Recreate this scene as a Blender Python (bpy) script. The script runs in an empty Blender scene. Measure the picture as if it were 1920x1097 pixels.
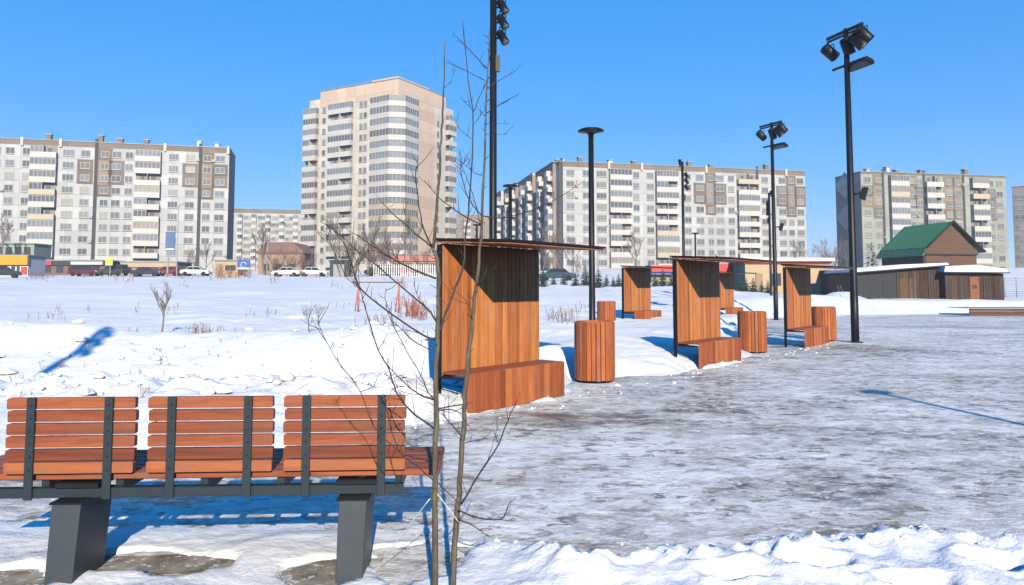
import bpy, math, random
import numpy as np
from mathutils import Vector, Matrix
R = math.radians
scene = bpy.context.scene
col = scene.collection

# ------------------------------------------------------------------ camera
F, CX, CY, EYE = 1387.0, 960.0, 448.0, 1.5          # focal length in photo pixels, optical centre, eye height
PITCH = math.atan(92 / F)
cam_d = bpy.data.cameras.new('camera'); cam = bpy.data.objects.new('camera', cam_d); col.objects.link(cam)
cam_d.sensor_width = 36; cam_d.lens = F / 1920 * 36
cam_d.shift_y = -(548.5 - CY) / 1920
cam_d.clip_start = 0.05; cam_d.clip_end = 3000
cam.location = (0, 0, EYE); cam.rotation_euler = (R(90) + PITCH, 0, 0)
scene.camera = cam

# ------------------------------------------------------------------ sky, sun, exposure
SUN_EL, SUN_AZ = 25.5, -8.5                          # light travels towards +Y, a little to -X
w = bpy.data.worlds.new('World'); scene.world = w; w.use_nodes = True
nt = w.node_tree; nt.nodes.clear()
sky = nt.nodes.new('ShaderNodeTexSky'); sky.sky_type = 'NISHITA'; sky.sun_disc = False
sky.sun_elevation = R(SUN_EL); sky.sun_rotation = R(180 + SUN_AZ)
sky.altitude = 200; sky.air_density = 1.0; sky.dust_density = 0.0; sky.ozone_density = 8.0
hs = nt.nodes.new('ShaderNodeHueSaturation'); hs.inputs['Saturation'].default_value = 1.86; hs.inputs['Hue'].default_value = 0.503
bg = nt.nodes.new('ShaderNodeBackground'); bg.inputs['Strength'].default_value = 0.10
ow = nt.nodes.new('ShaderNodeOutputWorld')
tn = nt.nodes.new('ShaderNodeMix'); tn.data_type = 'RGBA'; tn.blend_type = 'MULTIPLY'; tn.inputs[0].default_value = 1; tn.inputs[7].default_value = (2.55, 2.85, 3.45, 1)
gm = nt.nodes.new('ShaderNodeGamma'); gm.inputs[1].default_value = 0.42
nt.links.new(sky.outputs[0], gm.inputs[0]); nt.links.new(gm.outputs[0], hs.inputs['Color']); nt.links.new(hs.outputs[0], tn.inputs[6]); nt.links.new(tn.outputs[2], bg.inputs[0]); nt.links.new(bg.outputs[0], ow.inputs[0])
sd = bpy.data.lights.new('sun', 'SUN'); sd.energy = 5.0; sd.angle = R(0.5); sd.color = (1.0, 0.88, 0.67)
sun = bpy.data.objects.new('sun', sd); col.objects.link(sun)
_l = Vector((math.sin(R(SUN_AZ)) * math.cos(R(SUN_EL)), math.cos(R(SUN_AZ)) * math.cos(R(SUN_EL)), -math.sin(R(SUN_EL))))
sun.rotation_euler = _l.to_track_quat('-Z', 'Y').to_euler(); sun.location = (5, -20, 20)
scene.view_settings.view_transform = 'Standard'; scene.view_settings.look = 'None'
scene.view_settings.gamma = 1; scene.view_settings.exposure = 0.50
scene.cycles.max_bounces = 6; scene.cycles.diffuse_bounces = 0

# ------------------------------------------------------------------ measuring from the photograph
_c, _s = math.cos(PITCH), math.sin(PITCH)
def ray(px, py):
    u = (px - CX) / F; v = (CY - py) / F
    return u, _c - v * _s, _s + v * _c
def G(px, py, z=0.0):
    d = ray(px, py); t = (z - EYE) / d[2]
    return Vector((d[0] * t, d[1] * t, z))
def D(px, py, Y):
    d = ray(px, py); t = Y / d[1]
    return Vector((d[0] * t, Y, EYE + d[2] * t))

# ------------------------------------------------------------------ mesh helpers
class MB:
    def __init__(s): s.v = []; s.f = []; s.m = []; s.sm = []
    def add(s, vs, fs, mi=0, smooth=False):
        o = len(s.v); s.v += [tuple(p) for p in vs]
        for q in fs: s.f.append([i + o for i in q]); s.m.append(mi); s.sm.append(smooth)
    def box(s, x0, x1, y0, y1, z0, z1, mi=0, M=None):
        vs = [Vector((x, y, z)) for z in (z0, z1) for y in (y0, y1) for x in (x0, x1)]
        if M is not None: vs = [M @ p for p in vs]
        s.add(vs, [(0, 2, 3, 1), (4, 5, 7, 6), (0, 1, 5, 4), (2, 6, 7, 3), (0, 4, 6, 2), (1, 3, 7, 5)], mi)
    def rbox(s, x0, x1, y0, y1, z0, z1, b=0.004, mi=0, M=None):
        # box with chamfered edges
        vs = []; idx = {}
        def V(p):
            if p not in idx: idx[p] = len(vs); vs.append(Vector(p))
            return idx[p]
        X = (x0, x1); Y = (y0, y1); Z = (z0, z1)
        def P(i, j, k, ax):
            q = [X[i], Y[j], Z[k]]
            sg = [b if i == 0 else -b, b if j == 0 else -b, b if k == 0 else -b]
            for a in range(3):
                if a != ax: q[a] += sg[a]
            return V((q[0], q[1], q[2]))
        fs = []
        for ax in range(3):
            o = [a for a in range(3) if a != ax]
            for e in (0, 1):
                ring = []
                for (p, q) in ((0, 0), (1, 0), (1, 1), (0, 1)):
                    c = [0, 0, 0]; c[ax] = e; c[o[0]] = p; c[o[1]] = q
                    ring.append(P(c[0], c[1], c[2], ax))
                fl = (e == 0) ^ (ax == 1)
                fs.append(ring[::-1] if fl else ring)
        for ax in range(3):
            o = [a for a in range(3) if a != ax]
            for p in (0, 1):
                for q in (0, 1):
                    c0 = [0, 0, 0]; c0[o[0]] = p; c0[o[1]] = q; c1 = list(c0); c1[ax] = 1
                    fs.append([P(*c0, o[0]), P(*c1, o[0]), P(*c1, o[1]), P(*c0, o[1])])
        for i in (0, 1):
            for j in (0, 1):
                for k in (0, 1):
                    fs.append([P(i, j, k, 0), P(i, j, k, 1), P(i, j, k, 2)])
        if M is not None: vs = [M @ p for p in vs]
        s.add(vs, fs, mi)
    def tube(s, pts, rad, n=6, mi=0, caps=True, smooth=True):
        pts = [Vector(p) for p in pts]
        if not hasattr(rad, '__len__'): rad = [rad] * len(pts)
        vs = []; fs = []
        prev = None
        for i, p in enumerate(pts):
            a = pts[max(i - 1, 0)]; b = pts[min(i + 1, len(pts) - 1)]
            t = (b - a).normalized() if (b - a).length > 1e-9 else Vector((0, 0, 1))
            if prev is None:
                ref = Vector((1, 0, 0)) if abs(t.x) < 0.8 else Vector((0, 1, 0))
                nn = t.cross(ref).normalized()
            else:
                nn = (prev - t * prev.dot(t))
                nn = nn.normalized() if nn.length > 1e-6 else t.cross(Vector((0.3, 1, 0.2))).normalized()
            prev = nn; bb = t.cross(nn)
            for k in range(n):
                an = 2 * math.pi * k / n
                vs.append(p + (nn * math.cos(an) + bb * math.sin(an)) * rad[i])
        for i in range(len(pts) - 1):
            for k in range(n):
                k2 = (k + 1) % n
                fs.append((i * n + k, i * n + k2, (i + 1) * n + k2, (i + 1) * n + k))
        if caps:
            fs.append(tuple(range(n))[::-1]); fs.append(tuple((len(pts) - 1) * n + k for k in range(n)))
        s.add(vs, fs, mi, smooth)
    def lathe(s, prof, n=24, mi=0, M=None, smooth=True):
        vs = []; fs = []
        for r, z in prof:
            for k in range(n):
                a = 2 * math.pi * k / n; vs.append(Vector((r * math.cos(a), r * math.sin(a), z)))
        for i in range(len(prof) - 1):
            for k in range(n):
                k2 = (k + 1) % n; fs.append((i * n + k, i * n + k2, (i + 1) * n + k2, (i + 1) * n + k))
        if prof[0][0] > 1e-4: fs.append(tuple(range(n))[::-1])
        if prof[-1][0] > 1e-4: fs.append(tuple((len(prof) - 1) * n + k for k in range(n)))
        if M is not None: vs = [M @ p for p in vs]
        s.add(vs, fs, mi, smooth)
    def prism(s, poly, y0, y1, mi=0, M=None):
        # polygon in XZ swept along Y
        n = len(poly); vs = [Vector((x, y0, z)) for x, z in poly] + [Vector((x, y1, z)) for x, z in poly]
        if M is not None: vs = [M @ p for p in vs]
        s.add(vs, [tuple(range(n)), tuple(range(n, 2 * n))[::-1]] + [(i, i + n, (i + 1) % n + n, (i + 1) % n) for i in range(n)], mi)
    def mesh(s, name, mats):
        me = bpy.data.meshes.new(name); me.from_pydata(s.v, [], s.f)
        for m in (mats if isinstance(mats, (list, tuple)) else [mats]): me.materials.append(m)
        me.polygons.foreach_set('material_index', s.m); me.polygons.foreach_set('use_smooth', s.sm)
        me.update(); return me
    def build(s, name, mats, parent=None, loc=None, rot=None):
        return link(name, s.mesh(name, mats), parent, loc, rot)
def link(name, me, parent=None, loc=None, rot=None):
    o = bpy.data.objects.new(name, me); col.objects.link(o)
    if parent is not None: o.parent = parent
    if loc is not None: o.location = loc
    if rot is not None: o.rotation_euler = rot
    return o
def tag(o, label=None, cat=None, group=None, kind=None):
    if label: o['label'] = label
    if cat: o['category'] = cat
    if group: o['group'] = group
    if kind: o['kind'] = kind
    return o
def empty(name, loc, rz=0.0, label=None, cat=None, group=None):
    o = bpy.data.objects.new(name, None); col.objects.link(o); o.location = loc; o.rotation_euler = (0, 0, rz)
    o.empty_display_size = 0.2
    return tag(o, label, cat, group)
def copy_tree(o, parent=None):
    c = o.copy(); col.objects.link(c)
    if parent is not None: c.parent = parent
    for ch in list(o.children): copy_tree(ch, c)
    return c

# ------------------------------------------------------------------ materials
class NT:
    def __init__(s, m): s.t = m.node_tree; s.n = s.t.nodes; s.l = s.t.links; s.b = s.n['Principled BSDF']
    def add(s, ty, **kw):
        n = s.n.new(ty)
        for k, v in kw.items(): setattr(n, k, v)
        return n
    def put(s, sock, v):
        if hasattr(v, 'is_output'): s.l.new(v, sock)
        else: sock.default_value = v
    def noise(s, vec, scale, detail=4, rough=0.55, dist=0.0):
        n = s.add('ShaderNodeTexNoise'); s.put(n.inputs['Vector'], vec); n.inputs['Scale'].default_value = scale
        n.inputs['Detail'].default_value = detail; n.inputs['Roughness'].default_value = rough; n.inputs['Distortion'].default_value = dist
        return n.outputs['Fac']
    def ramp(s, fac, stops, interp='LINEAR'):
        n = s.add('ShaderNodeValToRGB'); n.color_ramp.interpolation = interp; s.put(n.inputs[0], fac); e = n.color_ramp.elements
        while len(e) < len(stops): e.new(0.5)
        for i, (p, c) in enumerate(stops):
            e[i].position = p; e[i].color = (c[0], c[1], c[2], 1) if hasattr(c, '__len__') else (c, c, c, 1)
        return n.outputs[0]
    def mix(s, fac, a, b, blend='MIX'):
        n = s.add('ShaderNodeMix', data_type='RGBA', blend_type=blend)
        s.put(n.inputs[0], fac)
        for i, v in ((6, a), (7, b)):
            if not hasattr(v, 'is_output') and len(v) == 3: v = (*v, 1)
            s.put(n.inputs[i], v)
        return n.outputs[2]
    def math(s, op, a, b=0.0, clamp=False):
        n = s.add('ShaderNodeMath', operation=op); n.use_clamp = clamp; s.put(n.inputs[0], a); s.put(n.inputs[1], b); return n.outputs[0]
    def co(s): return s.add('ShaderNodeTexCoord').outputs['Object']
    def map(s, vec, scale=(1, 1, 1), rot=(0, 0, 0)):
        n = s.add('ShaderNodeMapping'); s.put(n.inputs[0], vec); n.inputs['Scale'].default_value = scale; n.inputs['Rotation'].default_value = rot
        return n.outputs[0]
    def island(s): return s.add('ShaderNodeNewGeometry').outputs['Random Per Island']
    def bump(s, h, strength=0.3, dist=0.02, prev=None):
        n = s.add('ShaderNodeBump'); s.put(n.inputs['Height'], h); n.inputs['Strength'].default_value = strength; n.inputs['Distance'].default_value = dist
        if prev is not None: s.l.new(prev, n.inputs['Normal'])
        return n.outputs[0]
    def out(s, color=None, rough=None, normal=None, metal=None, spec=None):
        if color is not None:
            if not hasattr(color, 'is_output') and len(color) == 3: color = (*color, 1)
            s.put(s.b.inputs['Base Color'], color)
        if rough is not None: s.put(s.b.inputs['Roughness'], rough)
        if metal is not None: s.put(s.b.inputs['Metallic'], metal)
        if spec is not None: s.put(s.b.inputs['Specular IOR Level'], spec)
        if normal is not None: s.l.new(normal, s.b.inputs['Normal'])
def newmat(name):
    m = bpy.data.materials.new(name); m.use_nodes = True
    return m, NT(m)
def sc(c, k): return tuple(min(1, x * k) for x in c)
def plain(name, c, rough=0.6, var=0.15, scale=3.0, metal=0.0, bump=0.0, spec=0.5):
    m, n = newmat(name); co = n.co()
    f = n.noise(co, scale, 5, 0.6)
    n.out(n.mix(f, sc(c, 1 - var), sc(c, 1 + var)), rough, metal=metal, spec=spec)
    if bump: n.out(normal=n.bump(n.noise(co, scale * 6, 4), bump, 0.01))
    return m
def wood(name, c, stretch=(14, 14, 0.9), var=0.35, rough=0.55):
    m, n = newmat(name); co = n.co()
    isl = n.island()
    vec = n.add('ShaderNodeVectorMath', operation='ADD'); n.put(vec.inputs[0], co)
    cmb = n.add('ShaderNodeCombineXYZ'); off = n.math('MULTIPLY', isl, 37.0)
    for i in range(3): n.put(cmb.inputs[i], off)
    n.put(vec.inputs[1], cmb.outputs[0])
    g = n.noise(n.map(vec.outputs[0], stretch), 2.2, 6, 0.65, 0.6)
    g2 = n.noise(n.map(vec.outputs[0], sc3(stretch, 3.5)), 3.0, 3, 0.6)
    big = n.noise(vec.outputs[0], 2.5, 3)
    base = n.ramp(g, [(0.25, sc(c, 1 - var)), (0.5, c), (0.75, sc(c, 1 + var))])
    base = n.mix(n.math('MULTIPLY', g2, 0.35), base, sc(c, 0.45))
    tint = n.ramp(isl, [(0.0, (0.60, 0.52, 0.52)), (0.3, (0.88, 0.82, 0.82)), (0.65, (1.05, 1.05, 1.0)), (1.0, (1.3, 1.5, 1.4))])
    base = n.mix(1.0, base, tint, 'MULTIPLY')
    base = n.mix(n.ramp(big, [(0.55, 0), (0.8, 0.5)]), base, sc(c, 0.6))
    wx = n.noise(vec.outputs[0], 1.3, 5, 0.6); gy = (c[0] * .55 + .05, c[0] * .36 + .045, c[0] * .26 + .04)
    base = n.mix(n.ramp(wx, [(0.54, 0), (0.72, 0.55)]), base, gy)
    vo = n.add('ShaderNodeTexVoronoi'); n.put(vo.inputs['Vector'], n.map(vec.outputs[0], sc3(stretch, 0.32))); vo.inputs['Scale'].default_value = 1.0
    base = n.mix(n.ramp(vo.outputs['Distance'], [(0.05, 0.8), (0.13, 0.0)]), base, sc(c, 0.3))
    n.out(base, n.ramp(g, [(0.3, rough + 0.12), (0.7, rough - 0.08)]), n.bump(g, 0.25, 0.004), spec=0.35)
    return m
def sc3(t, k): return tuple(x * k for x in t)

M_snow, n = newmat('snow')
co = n.co()
lump = n.noise(co, 3.5, 6, 0.62); fine = n.noise(co, 22, 5, 0.65); big = n.noise(co, 0.35, 4)
grit = n.noise(co, 9.0, 6, 0.7)
c_ = n.mix(n.ramp(big, [(0.35, 0), (0.7, 1)]), (0.72, 0.725, 0.745), (0.80, 0.795, 0.79))
c_ = n.mix(n.ramp(grit, [(0.66, 0), (0.82, 0.35)]), c_, (0.55, 0.53, 0.52))
n.out(c_, 0.65, n.bump(fine, 0.16, 0.012, n.bump(lump, 0.5, 0.09)), spec=0.2)

M_plaza, n = newmat('trampled_ice')
co = n.co()
big = n.noise(n.map(co, (0.55, 1.0, 1), (0, 0, 0.25)), 0.30, 5, 0.6, 0.9)
mid = n.noise(n.map(co, (0.85, 1.2, 1), (0, 0, 0.1)), 1.1, 9, 0.72, 0.5)
sm = n.noise(n.map(co, (0.85, 1.15, 1)), 4.5, 7, 0.74, 0.3)
fi = n.noise(n.map(co, (0.9, 1.3, 1)), 26.0, 5, 0.72)
wh = n.noise(n.map(co, (0.75, 1.2, 1), (0, 0, -0.15)), 2.6, 8, 0.75, 0.6)
tone = n.math('ADD', n.math('ADD', n.math('MULTIPLY', mid, 0.9), n.math('MULTIPLY', sm, 0.7)), n.math('ADD', n.math('MULTIPLY', fi, 0.35), n.math('MULTIPLY', big, 0.75)))
tone = n.math('MULTIPLY', tone, 0.37)
base = n.ramp(tone, [(0.395, (0.04, 0.034, 0.02)), (0.432, (0.18, 0.15, 0.10)), (0.462, (0.43, 0.40, 0.34)), (0.498, (0.61, 0.58, 0.54)), (0.55, (0.87, 0.85, 0.83))])
fleck = n.ramp(n.math('ADD', n.math('MULTIPLY', wh, 0.7), n.math('MULTIPLY', sm, 0.3)), [(0.535, 0.0), (0.62, 0.75)])
wv = n.add('ShaderNodeTexWave', wave_type='BANDS'); n.put(wv.inputs['Vector'], n.map(co, (1, 1, 1), (0, 0, 0.95))); wv.inputs['Scale'].default_value = 0.16; wv.inputs['Distortion'].default_value = 5.0; wv.inputs['Detail'].default_value = 2; wv.inputs['Detail Scale'].default_value = 0.4
trk = n.math('MULTIPLY', n.ramp(wv.outputs['Fac'], [(0.62, 0.0), (0.8, 0.5), (0.95, 0.1)]), n.ramp(sm, [(0.35, 0.2), (0.6, 1.0)]))
sd1 = n.noise(n.map(co, (0.75, 1.05, 1), (0, 0, 0.2)), 7.0, 5, 0.62, 0.4); sd2 = n.noise(n.map(co, (0.7, 1.0, 1)), 10.0, 5, 0.62, 0.3); pt = n.noise(co, 0.8, 4, 0.6)
base = n.mix(n.math('MULTIPLY', n.ramp(sd1, [(0.535, 0), (0.585, 0.75)]), n.ramp(pt, [(0.38, 0.25), (0.55, 1.0)])), base, (0.10, 0.088, 0.062))
base = n.mix(n.ramp(sd2, [(0.55, 0), (0.595, 0.8)]), base, (0.84, 0.83, 0.81))
colr = n.mix(trk, n.mix(fleck, base, (0.86, 0.85, 0.83)), (0.74, 0.72, 0.70))
# walked-in soil before the first shelter
sp_ = n.add('ShaderNodeSeparateXYZ'); n.put(sp_.inputs[0], co)
dx_ = n.math('MULTIPLY', n.math('SUBTRACT', sp_.outputs[0], 0.75), 0.62); dy_ = n.math('MULTIPLY', n.math('SUBTRACT', sp_.outputs[1], 8.7), 1.2)
dd_ = n.math('SQRT', n.math('ADD', n.math('MULTIPLY', dx_, dx_), n.math('MULTIPLY', dy_, dy_)))
so = n.math('MULTIPLY', n.ramp(dd_, [(0.25, 1.0), (1.0, 0.0)]), n.ramp(mid, [(0.40, 0.95), (0.58, 0.0)]))
colr = n.mix(so, colr, (0.13, 0.085, 0.06))
n.out(colr, n.ramp(mid, [(0.38, 0.35), (0.6, 0.75)]), n.bump(fi, 0.4, 0.010, n.bump(sm, 0.9, 0.05, n.bump(mid, 0.5, 0.08))), spec=0.35)

M_soil = plain('wet_paving', (0.16, 0.13, 0.10), 0.75, 0.7, 6.0, bump=0.5)
M_wall = wood('larch_cladding', (0.51, 0.175, 0.050), var=0.38)
M_bin = wood('stained_slats', (0.42, 0.118, 0.038), var=0.38)
M_benchwood = wood('bench_planks', (0.30, 0.086, 0.038), stretch=(0.9, 14, 14), var=0.5)
M_steel = plain('painted_steel', (0.020, 0.030, 0.038), 0.45, 0.25, 5.0, bump=0.05, spec=0.35)
M_steelg = plain('grey_steel', (0.040, 0.050, 0.060), 0.45, 0.3, 4.0, bump=0.05, spec=0.35)
M_black = plain('black_steel', (0.006, 0.007, 0.010), 0.45, 0.3, 5.0, spec=0.3)
M_lens = plain('lamp_glass', (0.16, 0.17, 0.19), 0.12, 0.1, 8)
M_bark, n = newmat('young_bark'); co = n.co()
g_ = n.noise(n.map(co, (60, 60, 7)), 1.0, 6, 0.7); h_ = n.noise(co, 5.0, 5, 0.65); ri = n.noise(n.map(co, (6, 6, 70)), 1.0, 3, 0.6)
c_ = n.ramp(g_, [(0.3, (0.03, 0.024, 0.02)), (0.5, (0.095, 0.075, 0.055)), (0.7, (0.17, 0.145, 0.11))]); c_ = n.mix(n.ramp(h_, [(0.5, 0), (0.62, 0.6)]), c_, (0.15, 0.15, 0.085)); c_ = n.mix(n.ramp(ri, [(0.64, 0), (0.7, 0.7)]), c_, (0.025, 0.02, 0.017))
n.out(c_, 0.85, n.bump(g_, 0.8, 0.004))
M_bark2 = plain('twig_bark', (0.055, 0.04, 0.036), 0.85, 0.4, 20)
M_rope = plain('white_cord', (0.75, 0.75, 0.78), 0.7, 0.1, 40)
M_conc, n = newmat('bare_concrete'); co = n.co()
g_ = n.noise(co, 5.0, 8, 0.75); h_ = n.noise(co, 14.0, 6, 0.7)
c_ = n.ramp(g_, [(0.35, (0.07, 0.055, 0.045)), (0.5, (0.22, 0.19, 0.155)), (0.62, (0.34, 0.30, 0.25))]); c_ = n.mix(n.ramp(h_, [(0.56, 0), (0.66, 0.9)]), c_, (0.8, 0.8, 0.8))
n.out(c_, 0.9, n.bump(h_, 0.6, 0.01))

# ------------------------------------------------------------------ terrain
def vnoise(x, y, seed=0):
    xi = np.floor(x).astype(np.int64); yi = np.floor(y).astype(np.int64); xf = x - xi; yf = y - yi
    u = xf * xf * xf * (xf * (xf * 6 - 15) + 10); v = yf * yf * yf * (yf * (yf * 6 - 15) + 10)
    def h(a, b):
        n_ = (a * 374761393 + b * 668265263 + seed * 974711) & 0xffffffff
        n_ = ((n_ ^ (n_ >> 13)) * 1274126177) & 0xffffffff
        n_ = n_ ^ (n_ >> 16)
        return (n_ & 0xffff) / 65535.0 - 0.5
    return (h(xi, yi) * (1 - u) + h(xi + 1, yi) * u) * (1 - v) + (h(xi, yi + 1) * (1 - u) + h(xi + 1, yi + 1) * u) * v
def fbm(x, y, sc_, oct_=4, seed=0, gain=0.5):
    t = 0; a = 1.0; f = sc_
    for k in range(oct_): t = t + a * vnoise(x * f + 13.7 * k, y * f - 7.1 * k, seed + k); a *= gain; f *= 2.03
    return t
def sstep(x, a, b):
    t = np.clip((x - a) / (b - a), 0, 1); return t * t * (3 - 2 * t)
def splus(x, k=4.0): return np.where(x > 40, x, np.log1p(np.exp(np.clip(x, -80, 40) / k)) * k)
PLAZA = [(-14, 4.95), (-14, 6.3), (-4.2, 6.5), (-2.2, 7.0), (-0.75, 8.55), (0.6, 10.3), (0.78, 11.7), (0.85, 12.35), (1.5, 12.75), (2.6, 12.85), (3.45, 13.8), (4.85, 15.5), (6, 19), (8, 27), (11, 35), (16, 40), (24, 42.5),
         (90, 43.5), (90, 5.1), (12, 4.8), (5, 4.62), (3, 4.4), (2.0, 4.45), (1.0, 4.25), (0.35, 4.15), (-0.1, 4.5), (-1, 4.75), (-3, 4.85)]
def plaza_sd(X, Y):
    d2 = np.full(X.shape, 1e9); ins = np.zeros(X.shape, bool)
    n_ = len(PLAZA)
    for i in range(n_):
        ax, ay = PLAZA[i]; bx, by = PLAZA[(i + 1) % n_]; ex, ey = bx - ax, by - ay
        t = np.clip(((X - ax) * ex + (Y - ay) * ey) / (ex * ex + ey * ey), 0, 1)
        d2 = np.minimum(d2, (X - ax - t * ex) ** 2 + (Y - ay - t * ey) ** 2)
        cond = ((ay > Y) != (by > Y)) & (X < (bx - ax) * (Y - ay) / (by - ay + 1e-12) + ax)
        ins ^= cond
    return np.where(ins, -1, 1) * np.sqrt(d2)
def seg(X, Y, a, b):
    ex, ey = b[0] - a[0], b[1] - a[1]; t = np.clip(((X - a[0]) * ex + (Y - a[1]) * ey) / (ex * ex + ey * ey), 0, 1)
    return np.sqrt((X - a[0] - t * ex) ** 2 + (Y - a[1] - t * ey) ** 2)
def height(X, Y):
    X = np.asarray(X, float); Y = np.asarray(Y, float)
    s = plaza_sd(X, Y) + fbm(X, Y, 0.9, 4, 5) * 0.35 * sstep(Y, 2, 12) + fbm(X, Y, 2.2, 3, 15) * 0.16
    near = 1 - sstep(Y, 5.2, 6.0)
    nearL = near * (1 - sstep(X, -0.5, 0.3)); nearR = near * sstep(X, -0.5, 0.3)
    sp = np.maximum(s, 0)
    base = 0.26 * (1 - np.exp(-sp / 0.7)) * (1 - near) + nearR * (0.02 + 0.115 * (1 - np.exp(-sp / 0.14)) * np.exp(-sp / 0.75)) + nearL * 0.03 * (1 - np.exp(-sp / 0.5))
    h = np.where(s < 0, np.maximum(-0.12, s * 0.3), base)
    out = sstep(s, 0.0, 0.7) * (1 - near)
    # long slope up to the street
    kx = sstep(X, 12, 28)
    h = h + ((1 - kx) * 0.0335 * splus(Y - 22) + kx * (0.010 * splus(Y - 26) + 0.045 * splus(Y - 82))) * np.where(s < 0, 0, sstep(s, 0, 3))
    h = np.minimum(h, 6.5 + (h - 6.5) * 0.02)
    # ploughed ridge on the left
    fade = 1 - sstep(X, -0.4, 2.2)
    rr = Y - (13.4 + 0.05 * X + fbm(X, Y * 0 + 3, 0.35, 3, 9) * 1.2)
    ridge = np.exp(-(np.maximum(rr, 0) / 0.9) ** 2) * np.exp(-(np.minimum(rr, 0) / 1.35) ** 2)
    crest = 0.62 + 0.36 * fbm(X, Y * 0.3, 0.45, 3, 21)
    h = h + ridge * crest * fade * out
    # trodden lane with a rough heap nearer the bench
    h = h - 0.20 * np.exp(-((Y - 10.5 - 0.16 * (X + 6)) / 0.6) ** 2) * fade * out
    heap = np.exp(-((Y - 8.9 - 0.12 * (X + 5)) / 0.75) ** 2) * (1 - sstep(X, -1.6, -0.2))
    chunk = np.abs(fbm(X, Y, 1.8, 4, 33)) 
    h = h + heap * (0.09 + 0.26 * chunk) * out
    # mounds pushed up behind the shelter row
    h = h + 0.22 * np.exp(-(((X - 2.3) / 1.0) ** 2 + ((Y - 16.2) / 1.6) ** 2)) + 0.30 * np.exp(-(((X - 6.2) / 0.9) ** 2 + ((Y - 24) / 1.4) ** 2)) * out
    h = h + 0.34 * np.exp(-(((X - 9.6) / 0.8) ** 2 + ((Y - 31) / 1.6) ** 2)) + 0.25 * np.exp(-(((X - 7.6) / 1.2) ** 2 + ((Y - 30) / 1.6) ** 2))
    h = h + 0.75 * np.exp(-(((X - 24.5) / 1.3) ** 2 + ((Y - 55) / 2.0) ** 2))
    h = h + 0.28 * np.exp(-((Y - 44.8 - fbm(X, Y, 0.2, 2, 51)) / 0.8) ** 2) * sstep(X, 15, 18)
    # field lumps
    h = h + out * (fbm(X, Y, 0.22, 4, 61) * 0.24 * sstep(Y, 9, 20) + fbm(X, Y, 1.1, 4, 71) * 0.055 + fbm(X, Y, 4.5, 3, 72) * 0.012)
    # near snow
    on = sstep(s, -0.02, 0.25)
    rough = np.abs(fbm(X, Y, 2.6, 4, 81)); crumb = np.abs(fbm(X, Y, 9, 3, 82))
    edge = np.exp(-((s - 0.12) / 0.16) ** 2)
    h = h + nearR * on * (0.085 * (rough - 0.12) + 0.02 * crumb) + nearR * edge * (0.13 * crumb + 0.05 * rough) * on
    h = h + nearL * on * (0.035 * fbm(X, Y, 1.6, 4, 91) + 0.012 * fbm(X, Y, 8, 3, 92) + 0.008)
    # footprints: two trodden lines through the snow and some in the field
    for (x0, y0, x1, y1, n_) in ((-1.4, 9.6, -6.6, 12.6, 13), (-8.2, 10.2, -0.6, 10.0, 17), (-2.2, 12.0, 2.0, 27.0, 24), (0.9, 3.9, 4.4, 3.75, 8)):
        for k in range(n_):
            t = (k + .5) / n_; sd_ = 0.10 * (1 if k % 2 else -1); ex, ey = x1 - x0, y1 - y0; l_ = math.hypot(ex, ey)
            cx, cy = x0 + ex * t - ey / l_ * sd_ + .05 * math.sin(9.1 * k), y0 + ey * t + ex / l_ * sd_ + .06 * math.sin(5.3 * k)
            u_ = ((X - cx) * ex + (Y - cy) * ey) / l_ / 0.15; v_ = (-(X - cx) * ey + (Y - cy) * ex) / l_ / 0.075; q = u_ * u_ + v_ * v_
            h = h - 0.09 * np.exp(-q * q) + 0.02 * np.exp(-(q - 2.2) ** 2)
    # bare places round the bench feet
    for (fx, fy, rx, ry) in ((-2.62, 3.86, .30, .20), (-1.95, 4.12, .42, .17), (-.95, 3.98, .20, .2), (-.52, 4.15, .3, .3)):
        q = ((X - fx) / rx) ** 2 + ((Y - fy) / ry) ** 2 + fbm(X, Y, 5, 3, 95) * 1.2
        h = h - 0.10 * (1 - sstep(q, 0.7, 1.35))
    return h
def gz(x, y): return float(height(np.array([x]), np.array([y]))[0])
def grow(a, b, step, rate):
    o = [a]; d = step
    while abs(o[-1] - a) < abs(b - a): o.append(o[-1] + math.copysign(d, b - a)); d *= rate
    return o[1:]
xs = np.array(sorted(grow(-9, -420, 0.09, 1.075) + list(np.arange(-9, -3, 0.055)) + list(np.arange(-3, 4.5, 0.033)) + list(np.arange(4.5, 11, 0.07)) + grow(11, 420, 0.09, 1.06)))
ys = np.array(sorted(grow(2.6, -60, 0.1, 1.2) + list(np.arange(2.6, 5.6, 0.026)) + list(np.arange(5.6, 16, 0.055)) + list(np.arange(16, 32, 0.14)) + grow(32, 900, 0.16, 1.035)))
def sheet(name, xs, ys, Z, mat):
    nx, ny = len(xs), len(ys)
    XX, YY = np.meshgrid(xs, ys); co_ = np.stack([XX, YY, Z], -1).reshape(-1, 3)
    i = np.arange((ny - 1) * nx).reshape(ny - 1, nx)[:, :-1].ravel()
    q = np.stack([i, i + 1, i + nx + 1, i + nx], -1)
    me = bpy.data.meshes.new(name); me.vertices.add(len(co_)); me.vertices.foreach_set('co', co_.ravel())
    me.loops.add(q.size); me.loops.foreach_set('vertex_index', q.ravel())
    me.polygons.add(len(q)); me.polygons.foreach_set('loop_start', np.arange(len(q)) * 4); me.polygons.foreach_set('loop_total', np.full(len(q), 4))
    me.polygons.foreach_set('use_smooth', np.ones(len(q), bool)); me.materials.append(mat); me.update(); me.validate()
    return link(name, me)
XX, YY = np.meshgrid(xs, ys)
tag(sheet('snow_field', xs, ys, height(XX, YY), M_snow), kind='structure')
px_ = np.linspace(-16, 95, 60); py_ = np.linspace(3.0, 46, 30)
tag(sheet('plaza', px_, py_, np.zeros((30, 60)), M_plaza), kind='structure')
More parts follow.
